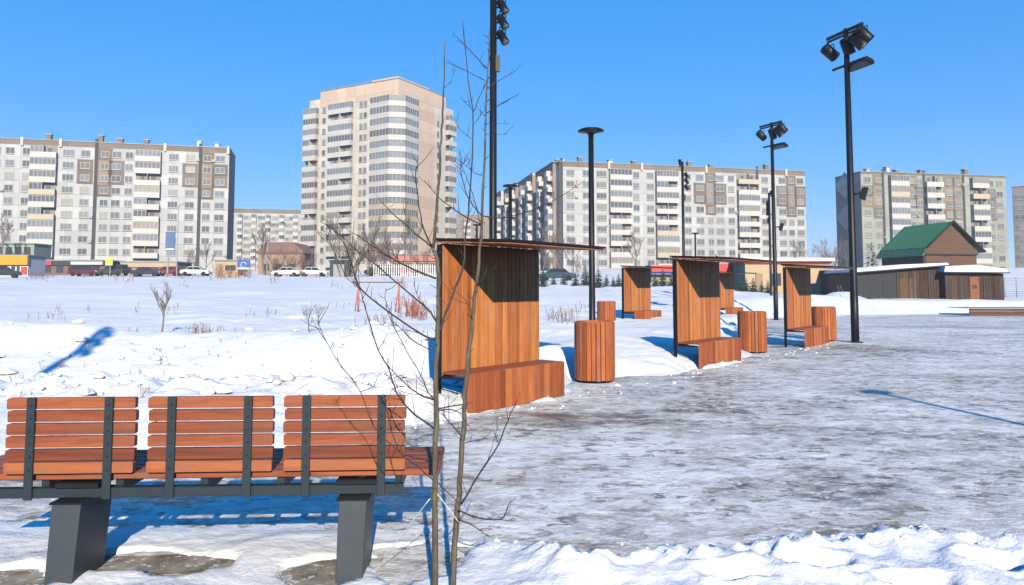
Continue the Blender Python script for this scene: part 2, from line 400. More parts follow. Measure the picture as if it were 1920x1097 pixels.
# soil-stained bare places on the paving
def blotch(name, cx, cy, rx, ry, z, mat, seed):
    rnd = random.Random(seed); mb = MB(); n_ = 40; ph = [rnd.uniform(0, 6.28) for _ in range(6)]
    ring = []
    for k in range(n_):
        a = 2 * math.pi * k / n_; r = 1 + sum(0.5 / (j + 2) * math.sin((j + 2) * a + ph[j]) * 0.45 for j in range(6))
        ring.append((cx + rx * r * math.cos(a), cy + ry * r * math.sin(a), z))
    mb.add([(cx, cy, z)] + ring, [(0, 1 + k, 1 + (k + 1) % n_) for k in range(n_)])
    return tag(mb.build(name, mat), kind='structure')
for i, (cx, cy, rx, ry) in enumerate(((-2.66, 3.86, .30, .17), (-1.95, 4.12, .40, .16), (-.97, 3.98, .20, .2))):
    blotch('bare_paving', cx, cy, rx, ry, 0.006, M_conc, 3 + i)

# ------------------------------------------------------------------ apartment buildings
def facade_mat(name, c, pw=3.2, fh=2.8, var=0.10, seam=0.72):
    m, n = newmat(name); co = n.co(); sep = n.add('ShaderNodeSeparateXYZ'); n.put(sep.inputs[0], co)
    def cell(sock, w_):
        q = n.math('DIVIDE', sock, w_); return n.math('FLOOR', q), n.math('FRACT', q)
    ix, fx = cell(sep.outputs[0], pw); iz, fz = cell(sep.outputs[2], fh)
    cm = n.add('ShaderNodeCombineXYZ'); n.put(cm.inputs[0], ix); n.put(cm.inputs[1], iz)
    wn = n.add('ShaderNodeTexWhiteNoise', noise_dimensions='2D'); n.put(wn.inputs['Vector'], cm.outputs[0])
    base = n.mix(wn.outputs['Value'], sc(c, 1 - var), sc(c, 1 + var))
    st = n.noise(n.map(co, (1.2, 1.2, 0.12)), 0.8, 5, 0.65)
    base = n.mix(n.ramp(st, [(0.5, 0), (0.8, 0.45)]), base, sc(c, 0.62))
    sm = n.math('MAXIMUM', n.math('LESS_THAN', fx, 0.03), n.math('LESS_THAN', fz, 0.04))
    base = n.mix(n.math('MULTIPLY', sm, 1 - seam), base, sc(c, 0.2))
    n.out(base, 0.85, spec=0.2)
    return m
M_fac = facade_mat('pale_panel', (0.47, 0.485, 0.505), var=.12, seam=.6)
M_facg = facade_mat('greenish_panel', (0.33, 0.35, 0.31))
M_facs = facade_mat('grey_panel', (0.55, 0.55, 0.56))
M_tow = facade_mat('cream_panel', (0.58, 0.54, 0.49), 3.0)
M_towb = facade_mat('tan_panel', (0.60, 0.46, 0.365), 3.0)
M_end = facade_mat('shade_toned_panel', (0.25, 0.25, 0.265), 3.2)  # shade of walls turned off the sun is mixed into this colour
M_taupe = facade_mat('taupe_panel', (0.22, 0.175, 0.14), 3.2)
M_brown = facade_mat('brown_panel', (0.19, 0.15, 0.122), 3.2, var=0.2)
M_beige = facade_mat('beige_panel', (0.31, 0.24, 0.18), 3.2)
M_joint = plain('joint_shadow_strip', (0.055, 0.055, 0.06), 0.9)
M_white = plain('white_parapet', (0.52, 0.505, 0.49), 0.7, 0.18, 0.25)
M_cream = plain('cream_parapet', (0.48, 0.41, 0.31), 0.7, 0.18, 0.25)
M_frame = plain('white_window_frame', (0.42, 0.42, 0.42), 0.5)
def glass(name, c, r=0.2): return plain(name, c, r, 0.5, 0.4, spec=0.6)
GL = [glass('pane_dark', (0.11, 0.115, 0.125)), glass('pane_grey', (0.16, 0.17, 0.185)), glass('pane_blue', (0.20, 0.22, 0.25)), glass('pane_curtain', (0.24, 0.22, 0.20), 0.35), glass('pane_blind', (0.27, 0.27, 0.27), 0.4)]
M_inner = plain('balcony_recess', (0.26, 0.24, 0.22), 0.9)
M_pipe = plain('zinc_cap', (0.30, 0.31, 0.33), 0.5)
M_wht0 = plain('white_casing', (0.5, 0.5, 0.48), .6)
_wm = {}
def window_mesh(wd, ht, panes, gi):
    k = (round(wd, 1), round(ht, 1), panes, gi)
    if k in _wm: return _wm[k]
    wd, ht = k[0], k[1]; mb = MB(); t = 0.09
    mb.box(0, wd, -0.06, 0.0, 0, ht, 1)
    for a, b, c, d in ((-0.02, wd + 0.02, -0.06, t), (-0.02, wd + 0.02, ht - t, ht + 0.02)): mb.box(a, b, -0.12, 0, c, d)
    for i in range(panes + 1):
        x = wd * i / panes; mb.box(x - t / 2, x + t / 2, -0.117, 0, t, ht - t)
    mb.box(-0.06, wd + 0.06, -0.2, 0.0, -0.09, -0.06, 0)
    _wm[k] = mb.mesh('window', [M_frame, GL[gi]]); return _wm[k]
_bm = {}
def balcony_mesh(wd, kind, gi, fh=2.8, par=0, dp=1.15):
    k = (round(wd, 1), kind, gi, par, dp)
    if k in _bm: return _bm[k]
    wd = k[0]; mb = MB()
    P = [M_white, M_cream][par]
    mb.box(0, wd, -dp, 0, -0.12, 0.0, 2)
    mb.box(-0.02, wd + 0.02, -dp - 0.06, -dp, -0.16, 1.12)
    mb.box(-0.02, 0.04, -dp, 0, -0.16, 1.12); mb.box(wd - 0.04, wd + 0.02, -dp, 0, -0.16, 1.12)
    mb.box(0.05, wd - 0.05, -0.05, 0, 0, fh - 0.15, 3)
    n_ = max(2, int(wd / 0.85))
    if kind == 'glazed':
        mb.box(0.02, wd - 0.02, -dp - 0.01, -dp + 0.05, 1.12, fh - 0.32, 1)
        for i in range(n_ + 1):
            x = 0.03 + (wd - 0.06) * i / n_; mb.box(x - 0.05, x + 0.05, -dp - 0.05, -dp + 0.055, 1.12, fh - 0.32, 4)
        mb.box(0, wd, -dp - 0.05, -dp + 0.055, fh - 0.32, fh - 0.2, 4)
        mb.box(0.0, 0.05, -dp + 0.055, 0, 1.12, fh - 0.2, 1); mb.box(wd - 0.05, wd, -dp + 0.055, 0, 1.12, fh - 0.2, 1)
    elif kind == 'half':
        h_ = wd * 0.5
        mb.box(0.02, h_, -dp - 0.01, -dp + 0.05, 1.12, fh - 0.32, 1)
        for i in range(n_ // 2 + 1):
            x = 0.03 + (h_ - 0.03) * i / (n_ // 2); mb.box(x - 0.05, x + 0.05, -dp - 0.05, -dp + 0.055, 1.12, fh - 0.32, 4)
        mb.box(0, h_, -dp - 0.05, -dp + 0.055, fh - 0.32, fh - 0.2, 4); mb.box(h_ + 0.6, h_ + 1.5, -0.11, -0.05, 0.8, 2.2, 5); mb.box(wd / 2 - 0.04, wd / 2 + 0.04, -dp, -0.05, 0, fh - 0.16, 0)
    else:
        mb.box(wd * 0.2, wd * 0.2 + 0.8, -0.1, -0.05, 0.05, 2.2, 5); mb.box(wd * 0.62, wd * 0.62 + 1.0, -0.1, -0.05, 0.8, 2.2, 5)
        mb.box(wd / 2 - 0.04, wd / 2 + 0.04, -dp, -0.05, 0, fh - 0.16, 0)
    _bm[k] = mb.mesh('balcony', [P, GL[gi], M_inner, M_inner, M_frame, GL[0]]); return _bm[k]
class Building:
    def __init__(s, name, label, A, B, zb, ztop, thick, wall, cat='apartment block', seed=1, py=400):
        s.rnd = random.Random(seed); s.A = Vector((A[0], A[1])); s.B = Vector((B[0], B[1])); d = s.B - s.A; s.L = d.length; s.d = d / s.L
        s.zb = zb; s.H = ztop - zb; s.root = empty(name, (A[0], A[1], zb), math.atan2(d.y, d.x), label, cat); s.wins = []; s.thick = thick
        mb = MB(); mb.box(0, s.L, 0, thick, -2, s.H); s.wall = mb.build('wall', wall, s.root)
    def u(s, px, py=400):
        r = ray(px, py); a = Vector((r[0], r[1])); m = a.x * s.d.y - a.y * s.d.x
        # A + d*u = a*t
        return (s.A.y * a.x - s.A.x * a.y) / (a.y * s.d.x - a.x * s.d.y)
    def z(s, px, py):
        u_ = s.u(px, py); Y = (s.A + s.d * u_).y
        return D(px, py, Y).z - s.zb
    def window(s, u0, u1, zc, ht=1.5, panes=2, off=0.0):
        s.wins.append((u0, max(0.7, u1 - u0), zc - ht / 2, ht, panes, off, s.rnd.choice([0, 1, 1, 2, 2, 3, 4])))
    def balcony(s, u0, u1, z0, kind=None, par=0, dp=1.15, M=None):
        kind = kind or s.rnd.choice(['glazed', 'glazed', 'glazed', 'half', 'open'])
        o = link('balcony', balcony_mesh(u1 - u0, kind, s.rnd.choice([0, 1, 1, 2, 3]), 2.8, par, dp), s.root)
        o.location = (u0, -0.004, z0) if M is None else M[0]
        if M is not None: o.rotation_euler = (0, 0, M[1])
        return o
    def coolers(s, n_):
        c = [q for q in s.wins]; s.rnd.shuffle(c)
        for (u0, wd, z0, ht, pn, off, gi) in c[:n_]:
            mb = MB(); mb.box(u0 + wd + .25, u0 + wd + 1.0, -0.42, -0.05, z0 - .1, z0 + .5); mb.box(u0 + wd + .3, u0 + wd + .95, -0.43, -0.421, z0 - .05, z0 + .45, 1); mb.build('air_conditioner', [M_wht0, M_pipe], s.root)
    def flush(s, most=100):
        s.wins.sort(key=lambda q: -q[2])
        for i, (u0, wd, z0, ht, pn, off, gi) in enumerate(s.wins):
            me = window_mesh(wd, ht, pn, gi)
            if i < most: link('window', me, s.root, (u0, -off - 0.003, z0))
        rest = s.wins[most:]
        if rest:
            mb = MB(); mats = [M_frame] + GL
            for (u0, wd, z0, ht, pn, off, gi) in rest:
                me = window_mesh(wd, ht, pn, gi)
                o = len(mb.v); mb.v += [(v.co.x + u0, v.co.y - off - 0.003, v.co.z + z0) for v in me.vertices]
                for p in me.polygons: mb.f.append([i + o for i in p.vertices]); mb.m.append(0 if p.material_index == 0 else 1 + gi); mb.sm.append(False)
            o = mb.build('window', mats, s.root); o['kind'] = 'stuff'
    def strip(s, name, u0, u1, z0, z1, mat, proud=0.03):
        mb = MB(); mb.box(u0, u1, -proud, 0.0 - 0.001, z0, z1); return mb.build(name, mat, s.root)
    def panels(s, cells, mat, name='coloured_panel'):
        for u0, u1, z0, z1 in cells:
            mb = MB(); mb.box(u0, u1, -0.035, -0.002, z0, z1); mb.build(name, mat, s.root)
    def shaft(s, u_, hh=1.5, wd=1.0):
        mb = MB(); mb.box(u_ - wd / 2, u_ + wd / 2, 3, 4.2, s.H - 0.2, s.H + hh); mb.build('vent_shaft', M_white if s.rnd.random() < .5 else M_taupe, s.root)
        m2 = MB(); m2.box(u_ - wd / 2 - 0.15, u_ + wd / 2 + 0.15, 2.85, 4.35, s.H + hh, s.H + hh + 0.22); m2.build('vent_cap', M_pipe, s.root.children[-1])
    def roof_edge(s):
        mb = MB(); mb.box(-0.15, s.L + 0.15, -0.2, s.thick + 0.2, s.H, s.H + 0.16); mb.build('roof', M_pipe, s.root)

def panel_block(name, label, A, B, zb, ztop, thick, wall, cols, zfloors, joints, shafts, seed, end_mat=None, end_side=None, panel=M_brown, panel2=M_beige, attic=M_taupe, par=0, tall=()):
    b = Building(name, label, A, B, zb, ztop, thick, wall, seed=seed)
    b.roof_edge()
    fh = zfloors[0] - zfloors[1]; ztf = zfloors[0] + fh / 2 + 0.1
    b.strip('attic', 0.0, b.L, ztf, b.H, attic, 0.05)
    c1, c2 = [], []
    for (p0, p1, ty, brown) in cols:
        u0, u1 = b.u(p0), b.u(p1)
        if ty == 'b':
            for z in zfloors: b.balcony(u0, u1, z - 1.3, par=(1 if b.rnd.random() < .07 else par))
            continue
        for k, z in enumerate(zfloors):
            isb = brown and k in brown
            if isb:
                mid = (u0 + u1) / 2; hw = (u1 - u0) / 2 + 0.75
                (c2 if brown[k] == 2 else c1).append((mid - hw, mid + hw, z - fh / 2, z + fh / 2))
            if ty == 'x': continue
            b.window(u0, u1, z, 1.5, 3 if ty == 't' else 2, 0.036 if isb else 0)
    b.panels(c1, panel); b.panels(c2, panel2)
    for p in joints:
        u_ = b.u(p); jb = MB(); jb.box(u_ - 0.38, u_ + 0.38, -0.06, -0.053, -1, b.H + 0.9); jb.build('expansion_joint', M_joint, b.root)
    for p in tall:
        u_ = b.u(p); lb = MB(); lb.box(u_ - 0.3, u_ + 0.3, -0.35, -0.054, ztf - 0.3, b.H + 0.5); lb.build('parapet_rib', M_white, b.root)
    for p, hh in shafts: b.shaft(b.u(p), hh)
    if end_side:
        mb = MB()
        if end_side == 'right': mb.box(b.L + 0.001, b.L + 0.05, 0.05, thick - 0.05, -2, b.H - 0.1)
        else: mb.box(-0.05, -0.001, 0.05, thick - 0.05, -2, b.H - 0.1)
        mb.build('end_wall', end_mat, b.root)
    b.coolers(9); b.flush(); return b

def xy(px, d, py=400):
    p = D(px, py, d); return (p.x, p.y)
b24 = {1: 1, 2: 1}; b4 = {0: 1, 1: 2, 2: 2, 3: 1}
# left block
A1 = xy(0, 166.5); B1 = xy(427, 178.5); dv = Vector((B1[0] - A1[0], B1[1] - A1[1])); ext = dv.normalized() * 22
A1e = (A1[0] - ext.x, A1[1] - ext.y)
zf = lambda b_px, tops: tops
def floors(pxr, dref, py_top, py_bot, n_, zb):
    zt = D(pxr, py_top, dref).z - zb; zl = D(pxr, py_bot, dref).z - zb
    return [zt + (zl - zt) * k / (n_ - 1) for k in range(n_)]
Z1 = 6.2
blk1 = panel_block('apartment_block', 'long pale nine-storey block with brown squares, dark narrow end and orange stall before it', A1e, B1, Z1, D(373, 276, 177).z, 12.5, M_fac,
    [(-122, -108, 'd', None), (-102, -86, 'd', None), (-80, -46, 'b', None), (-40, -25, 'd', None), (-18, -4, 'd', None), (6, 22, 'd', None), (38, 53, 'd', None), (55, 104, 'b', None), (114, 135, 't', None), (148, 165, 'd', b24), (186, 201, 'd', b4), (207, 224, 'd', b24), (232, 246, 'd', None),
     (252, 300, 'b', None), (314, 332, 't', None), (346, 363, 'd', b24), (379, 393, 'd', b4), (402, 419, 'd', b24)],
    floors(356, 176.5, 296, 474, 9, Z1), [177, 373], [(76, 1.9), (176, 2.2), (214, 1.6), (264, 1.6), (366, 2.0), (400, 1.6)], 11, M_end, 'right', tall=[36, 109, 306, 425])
# middle block facing us and the serrated row behind its corner
Z3 = 6.0
blk3 = panel_block('apartment_block', 'wide pale nine-storey block in the middle, with brown squares, behind the thin lamps', xy(1050, 184), xy(1511, 200), Z3, D(1050, 303, 184).z, 12.5, M_fac,
    [(1062, 1077, 'd', None), (1093, 1107, 'd', None), (1119, 1137, 't', None), (1142, 1183, 'b', None), (1188, 1199, 'd', None), (1213, 1226, 'd', None), (1229, 1270, 'b', None), (1284, 1296, 'd', None), (1306, 1320, 'd', b24), (1328, 1338, 'd', b4),
     (1343, 1358, 'd', b24), (1366, 1377, 'd', None), (1382, 1421, 'b', None), (1429, 1441, 'd', None), (1461, 1474, 'd', b24), (1479, 1489, 'd', b4), (1495, 1507, 'd', b24)],
    floors(1313, 193, 333, 494, 9, Z3), [1053, 1421], [(1053, 0.9), (1096, 1.8), (1154, 1.4), (1199, 1.4), (1305, 1.8), (1346, 1.3), (1452, 1.9)], 12, tall=[1142, 1204, 1325, 1475])
# serrated shaded row: each section steps out further back
rowA = Vector(xy(935, 262)); rowB = Vector(xy(1037, 187)); dr = (rowB - rowA); Lr = dr.length; dr /= Lr; nl = Vector((-dr.y, dr.x)); nl = nl if nl.x < 0 else -nl
bs = empty('apartment_block', (rowA.x, rowA.y, Z3), math.atan2(dr.y, dr.x), 'shaded grey block receding in stepped sections, its tan end touching the wide pale block', 'apartment block')
zt3 = D(1037, 304, 187).z - Z3
rnd = random.Random(5)
for k in range(4):
    u0, u1 = Lr * k / 4, Lr * (k + 1) / 4; oy = 0.9 * (3 - k) * -1.0
    mb = MB(); mb.box(u0 + 0.02, u1 - (0.02 if k < 3 else 0), oy, 11.5 + oy * 0.5, -2, zt3 - 0.4 * (k % 2)); sec = mb.build('section', M_facs, bs)
    e = MB(); e.box(u1 - 0.019 if k < 3 else u1 + 0.001, u1 + 0.04, oy + 0.02, 11.5 + oy * 0.5 - 0.03, -2, zt3 - 0.5); e.build('end_wall', M_beige if k else M_white, bs)
    p = MB(); p.box(u0 - 0.1, u1 + 0.1, oy - 0.15, 11.6, zt3 + 0.01, zt3 + 0.2); p.build('roof', M_pipe, bs)
    a = MB(); a.box(u0 + 0.1, u1 - 0.1, oy - 0.05, oy - 0.002, zt3 - 2.6, zt3 - 0.45); a.build('attic', M_taupe, bs)
    for fl in range(9):
        z = zt3 - 3.3 - 2.8 * fl
        for (q, ty) in ((0.12, 'w'), (0.3, 'b'), (0.62, 'w'), (0.8, 'b')):
            x = u0 + (u1 - u0) * q
            if ty == 'w': link('window', window_mesh(1.6, 1.5, 2, rnd.choice([0, 1, 2])), bs, (x, oy - 0.003, z - 0.75))
            else: link('balcony', balcony_mesh(3.2, rnd.choice(['glazed', 'glazed', 'half', 'open']), rnd.choice([0, 1, 1, 2])), bs, (x, oy - 0.004, z - 1.3))
for q in (0.2, 0.45, 0.7, 0.93):
    m2 = MB(); m2.box(Lr * q, Lr * q + 1.1, 3, 4.2, zt3 + 0.2, zt3 + 1.6); m2.build('vent_shaft', M_white, bs)
# right block
Z5 = 6.0
pr = {0: 1, 1: 2, 2: 2, 3: 1}; pq = {1: 1, 2: 2}
M_olive = facade_mat('olive_panel', (0.20, 0.18, 0.135), 3.2, var=0.2)
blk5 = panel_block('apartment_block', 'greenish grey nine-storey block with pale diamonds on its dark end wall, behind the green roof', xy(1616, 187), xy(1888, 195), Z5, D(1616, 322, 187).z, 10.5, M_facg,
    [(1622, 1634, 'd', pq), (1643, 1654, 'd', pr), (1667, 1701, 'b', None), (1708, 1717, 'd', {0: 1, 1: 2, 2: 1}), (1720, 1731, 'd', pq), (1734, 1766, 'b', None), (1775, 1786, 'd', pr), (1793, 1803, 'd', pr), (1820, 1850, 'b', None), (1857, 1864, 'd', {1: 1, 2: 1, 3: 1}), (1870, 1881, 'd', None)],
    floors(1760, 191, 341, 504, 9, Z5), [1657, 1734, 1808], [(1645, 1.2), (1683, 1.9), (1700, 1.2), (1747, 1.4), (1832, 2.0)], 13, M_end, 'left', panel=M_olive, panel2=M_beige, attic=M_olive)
mb = MB()
for (zc, hh) in ((22.5, 3.6), (14.0, 3.4), (5, 3)):
    vs = [(-0.075, 6.5, zc + hh), (-0.075, 6.5 + 4.2, zc), (-0.075, 6.5, zc - hh), (-0.075, 6.5 - 4.2, zc)]
    mb.add(vs + [(x + 0.02, y, z) for x, y, z in vs], [(0, 1, 2, 3), (7, 6, 5, 4), (0, 4, 5, 1), (1, 5, 6, 2), (2, 6, 7, 3), (3, 7, 4, 0)])
mb.build('painted_diamonds', M_facs, blk5.root)
# sliver at the picture's edge: a block with its shade put into the dark wall colour
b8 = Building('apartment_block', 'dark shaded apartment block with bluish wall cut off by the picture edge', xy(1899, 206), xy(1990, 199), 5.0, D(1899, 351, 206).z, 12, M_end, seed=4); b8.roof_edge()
for k in range(8):
    for p in (1903, 1911, 1930, 1950):
        b8.window(b8.u(p), b8.u(p) + 1.3, b8.H - 3 - 2.8 * k)
b8.flush()
# distant blocks seen between the others
b6 = Building('apartment_block', 'low distant white block between the long pale block and the tower', xy(425, 292), xy(600, 300), 5.0, D(500, 393, 296).z, 12, M_fac, seed=6); b6.roof_edge(); b6.strip('attic', 0, b6.L, b6.H - 1.6, b6.H, M_taupe, 0.05)
for k in range(8):
    z = b6.H - 3.4 - 2.8 * k
    for p in range(446, 600, 26):
        b6.balcony(b6.u(p), b6.u(p + 9), z - 1.3); b6.window(b6.u(p + 12), b6.u(p + 12) + 1.5, z); b6.window(b6.u(p + 18), b6.u(p + 18) + 1.5, z)
b6.flush()
b7 = Building('apartment_block', 'far pinkish block showing between the tower and the tall black lamp pole', xy(845, 300), xy(940, 310), 5.0, D(890, 404, 305).z, 12, M_beige, seed=7); b7.roof_edge()
for k in range(7):
    z = b7.H - 3.0 - 2.8 * k
    for p in (850, 862, 876, 889, 903, 917): b7.window(b7.u(p), b7.u(p) + 1.8, z)
    b7.balcony(b7.u(868), b7.u(868) + 3, z - 1.3, 'glazed')
b7.flush()
# the tower: two faces meeting at a corner with balconies wrapped round it
ZT = 5.0
Ct = xy(745, 178); Lt = xy(597, 190.3); 
tv = (Vector(Lt) - Vector(Ct)).normalized(); tn = Vector((-tv.y, tv.x)); tn = tn if tn.y > 0 else -tn
ztop = D(745, 147, 178).z
bt = Building('tower_block', 'sixteen-storey cream tower with white balcony bands wrapped round its corner', Lt, Ct, ZT, ztop, 20.5, M_tow, 'tower block', seed=21); bt.roof_edge()
root = bt.root
# lower wings at both far ends
uL = bt.u(565)
mb = MB(); mb.box(uL + 1.1, -0.01, 1.2, 14, -2, bt.H - 1.6); mb.build('wing', M_tow, root)
mb = MB(); mb.box(3, bt.L - 1.5, 20.51, 26.5, -2, bt.H - 2.2); mb.build('wing', M_tow, root)
mb = MB(); mb.box(bt.L - 9, bt.L - 0.8, 0.8, 14, bt.H + 0.17, bt.H + 0.9); mb.build('roof_kerb', M_towb, root)
a = MB(); a.box(0.05, bt.L + 0.05, -0.05, -0.002, bt.H - 4.3, bt.H - 0.05); a.box(bt.L + 0.002, bt.L + 0.05, 0, 20.4, bt.H - 3.6, bt.H - 0.05); a.build('attic', M_towb, root)
e = MB(); e.box(bt.L + 0.002, bt.L + 0.06, 8.6, 15.4, -1, bt.H - 3.65); e.build('blank_panel', M_towb, root)
ztf = D(720, 193, 180).z - ZT
lu = [(bt.u(617), bt.u(660)), (bt.u(698), bt.L)]
for k in range(15):
    zp = ztf - 1.1 - 2.8 * k
    glz = None if k < 15 else 'glazed'
    bt.balcony(lu[0][0], lu[0][1], zp, glz, 0, 1.0)
    bt.window(bt.u(672), bt.u(672) + 1.0, zp + 1.6, 1.4, 1); bt.window(bt.u(680), bt.u(680) + 1.0, zp + 1.6, 1.4, 1)
    bt.window(bt.u(602), bt.u(602) + 1.1, zp + 1.6, 1.4, 1)
    # corner balcony in one piece round both faces
    g = MB(); u0 = lu[1][0]; w2 = 6.6; dp = 1.25; gi = bt.rnd.choice([0, 1, 1, 2]); L = bt.L; fh = 2.8
    prof = [(u0, 0), (u0, -dp), (L - 1.6, -dp - 0.5), (L + dp + 0.3, 0.9), (L + dp, w2), (L, w2)]
    def wall(p, q, z0, z1, t, mi):
        d_ = (Vector(q) - Vector(p)); ln = d_.length; d_ /= ln; nn = Vector((-d_.y, d_.x)) * t
        vs = [(p[0], p[1]), (q[0], q[1]), (q[0] + nn.x, q[1] + nn.y), (p[0] + nn.x, p[1] + nn.y)]
        g.add([(x, y, z0) for x, y in vs] + [(x, y, z1) for x, y in vs], [(3, 2, 1, 0), (4, 5, 6, 7), (0, 1, 5, 4), (1, 2, 6, 5), (2, 3, 7, 6), (3, 0, 4, 7)], mi)
    for i in range(5):
        wall(prof[i], prof[i + 1], -0.2, 1.1, 0.08, 0)
        wall(prof[i], prof[i + 1], 1.1, fh - 0.3, 0.03, 1)
        ln = (Vector(prof[i + 1]) - Vector(prof[i])).length; m_ = max(1, int(ln / 0.9))
        for j in range(m_ + 1):
            c = Vector(prof[i]).lerp(Vector(prof[i + 1]), j / m_)
            g.box(c.x - 0.06, c.x + 0.06, c.y - 0.06, c.y + 0.06, 1.1, fh - 0.2, 2)
    g.add([(x, y, -0.02) for x, y in prof] + [(L, 0, -0.02)], [tuple(range(7))], 3)
    g.add([(x, y, -0.19) for x, y in prof] + [(L, 0, -0.19)], [tuple(range(7))[::-1]], 3)
    o = g.build('balcony', [M_cream if k in (9, 10, 11) else M_white, GL[gi], M_frame, M_inner], root, (0, 0, zp))
    # right face: second stack and the far wrap
    M2 = ((bt.L + 0.004, 7.0 - 0.2, zp), R(90))
    bt.window(0, 0, 0); bt.wins.pop()
    nw = window_mesh(1.0, 1.4, 1, bt.rnd.choice([0, 1, 3]))
    if k > 0:
        link('window', nw, root, (bt.L + 0.01, 16.4, zp + 0.9), (0, 0, R(90)))
    ob = link('balcony', balcony_mesh(3.6, bt.rnd.choice(['glazed', 'half', 'open']), bt.rnd.choice([0, 1, 2]), 2.8, 0, 1.3), root, (bt.L - 1.3, 20.7 + 1.6, zp - 0.2), (0, 0, R(90)))
    # left wrap on the wing
    link('balcony', balcony_mesh(4.4, bt.rnd.choice(['glazed', 'glazed', 'half', 'open']), bt.rnd.choice([0, 1, 2]), 2.8, 0, 1.2), root, (uL, 1.19, zp + 0.1))
bt.flush(90)
for q in (5, 12): bt.shaft(q, 1.2, 0.8)

# ------------------------------------------------------------------ slatted shelters with seats
rnd = random.Random(77)
RD = Vector((0.627, 0.779)); ROWROT = math.atan2(RD.y, RD.x); RN = Vector((0.779, -0.627))
SL = 2.0
def make_shelter(name, label, cat, loc, group):
    t = empty(name, loc, ROWROT, label, cat, group)
    mb = MB(); n_ = 22; pw = SL / n_
    for k in range(n_):
        j = rnd.uniform(-0.0015, 0.0015)
        mb.rbox(k * pw + 0.0025, (k + 1) * pw - 0.0025, -0.034 + j, -0.008 + j, 0.40 + rnd.uniform(-.004, .004), 2.052, 0.003)
    mb.build('wall_cladding', M_wall, t)
    mb = MB()
    for k in range(n_): mb.rbox(k * pw + 0.0025, (k + 1) * pw - 0.0025, 0.052, 0.078, 0.10, 2.05, 0.003)
    mb.build('rear_cladding', M_wall, t) if False else None
    mb = MB()
    for x in (-0.002, SL - 0.042): mb.box(x - 0.016, x + 0.03, -0.006, 0.046, -0.25, 2.04)
    mb.box(0.03, SL - 0.06, -0.006, 0.0, 0.43, 2.03)
    for z in (0.50, 1.25, 1.98): mb.box(0.03, SL - 0.06, 0.001, 0.045, z, z + 0.04)
    mb.box(-0.018, 0.0, -0.44, -0.008, 0.395, 0.43); mb.box(-0.018, 0.0, -0.036, -0.0065, 0.43, 2.045)
    mb.box(SL - 0.028, SL - 0.012, -0.41, -0.04, 0.36, 0.43)
    mb.build('frame', M_black, t)
    # roof falls slightly to the front
    ang = math.atan2(0.055, 1.12); Mr = Matrix.Translation((0, 0.06, 2.062)) @ Matrix.Rotation(ang, 4, 'X')
    m2 = MB(); m2.box(-0.05, SL + 0.04, -1.20, 0.03, 0.03, 0.056, 0, Mr); rf = m2.build('roof', M_black, t)
    m3 = MB(); n2 = 12; d_ = 1.17 / n2
    for k in range(n2): m3.rbox(-0.03, SL + 0.02, -1.18 + k * d_ + 0.002, -1.18 + (k + 1) * d_ - 0.002, 0.002, 0.028, 0.003, 0, Mr)
    m3.build('soffit', M_wall, rf)
    m4 = MB()
    for k in range(4): m4.rbox(0.0, SL, -0.446 + k * 0.101, -0.446 + (k + 1) * 0.101 - 0.006, 0.445, 0.478, 0.004)
    m4.build('seat', M_benchwood, t)
    m5 = MB(); n3 = 17; pw = SL / n3
    for k in range(n3):
        j = rnd.uniform(-0.002, 0.002)
        m5.rbox(k * pw + 0.002, (k + 1) * pw - 0.002, -0.474 + j, -0.449 + j, 0.0 + rnd.uniform(-.006, .008), 0.474, 0.003)
    m5.build('seat_front', M_bin, t)
    return t
S0 = Vector((-0.8876, 9.162)); g_sh = 'slatted wooden shelters with seats'
sh_lab = ['big slatted shelter with roof and seat, standing behind the bare sapling', 'slatted shelter with seat, next along after the big one, a bin at its far end',
          'slatted shelter with seat, third along the row, beside the tall floodlight mast', 'small far shelter half sunk in snow, alone beyond the bins and thin disc lamp', 'shelter mostly hidden behind the second shelter, its underside framing a heap of snow']
sh = make_shelter('slatted_shelter', sh_lab[0], 'shelter', (S0.x, S0.y, 0), g_sh)
r4 = xy(1168, 26.6, 520); r5 = xy(1341, 33, 530)
places = [(S0.x + RD.x * 6.38, S0.y + RD.y * 6.38, 0), (S0.x + RD.x * 12.6 - 0.02, S0.y + RD.y * 12.6, -0.01), (r4[0], r4[1], 0.19), (r5[0], r5[1], 0.13)]
for i, p in enumerate(places):
    c = copy_tree(sh); c.location = p; c['label'] = sh_lab[i + 1]

# ------------------------------------------------------------------ bins clad in upright slats
def make_bin(loc, label):
    t = empty('slatted_bin', loc, 0.2, label, 'litter bin', 'round slatted litter bins')
    mb = MB(); n_ = 26; r = 0.325
    for k in range(n_):
        a = 2 * math.pi * k / n_; hw = r * math.tan(math.pi / n_) - 0.006
        M = Matrix.Rotation(a, 4, 'Z') @ Matrix.Translation((r, 0, 0)); j = rnd.uniform(-0.004, 0.004)
        mb.rbox(-0.024 + j, j, -hw, hw, 0.035 + rnd.uniform(-.008, .008), 0.955 + rnd.uniform(-.003, .003), 0.005, 0, M)
    mb.build('slats', M_bin, t)
    mb = MB(); mb.lathe([(0.27, 0.0), (0.27, 0.035), (0.298, 0.036), (0.298, 0.90)], 24); mb.lathe([(0.255, 0.90), (0.255, 0.3), (0.0, 0.3)], 24); mb.build('liner', M_black, t)
    mb = MB(); mb.lathe([(0.262, 0.925), (0.302, 0.925), (0.302, 0.968), (0.262, 0.968), (0.262, 0.925)], 18, smooth=False); mb.build('rim', M_bin, t)
    return t
bn = make_bin((1.33, 12.02, 0), 'slatted round bin beside the big shelter, in front of the thin disc lamp')
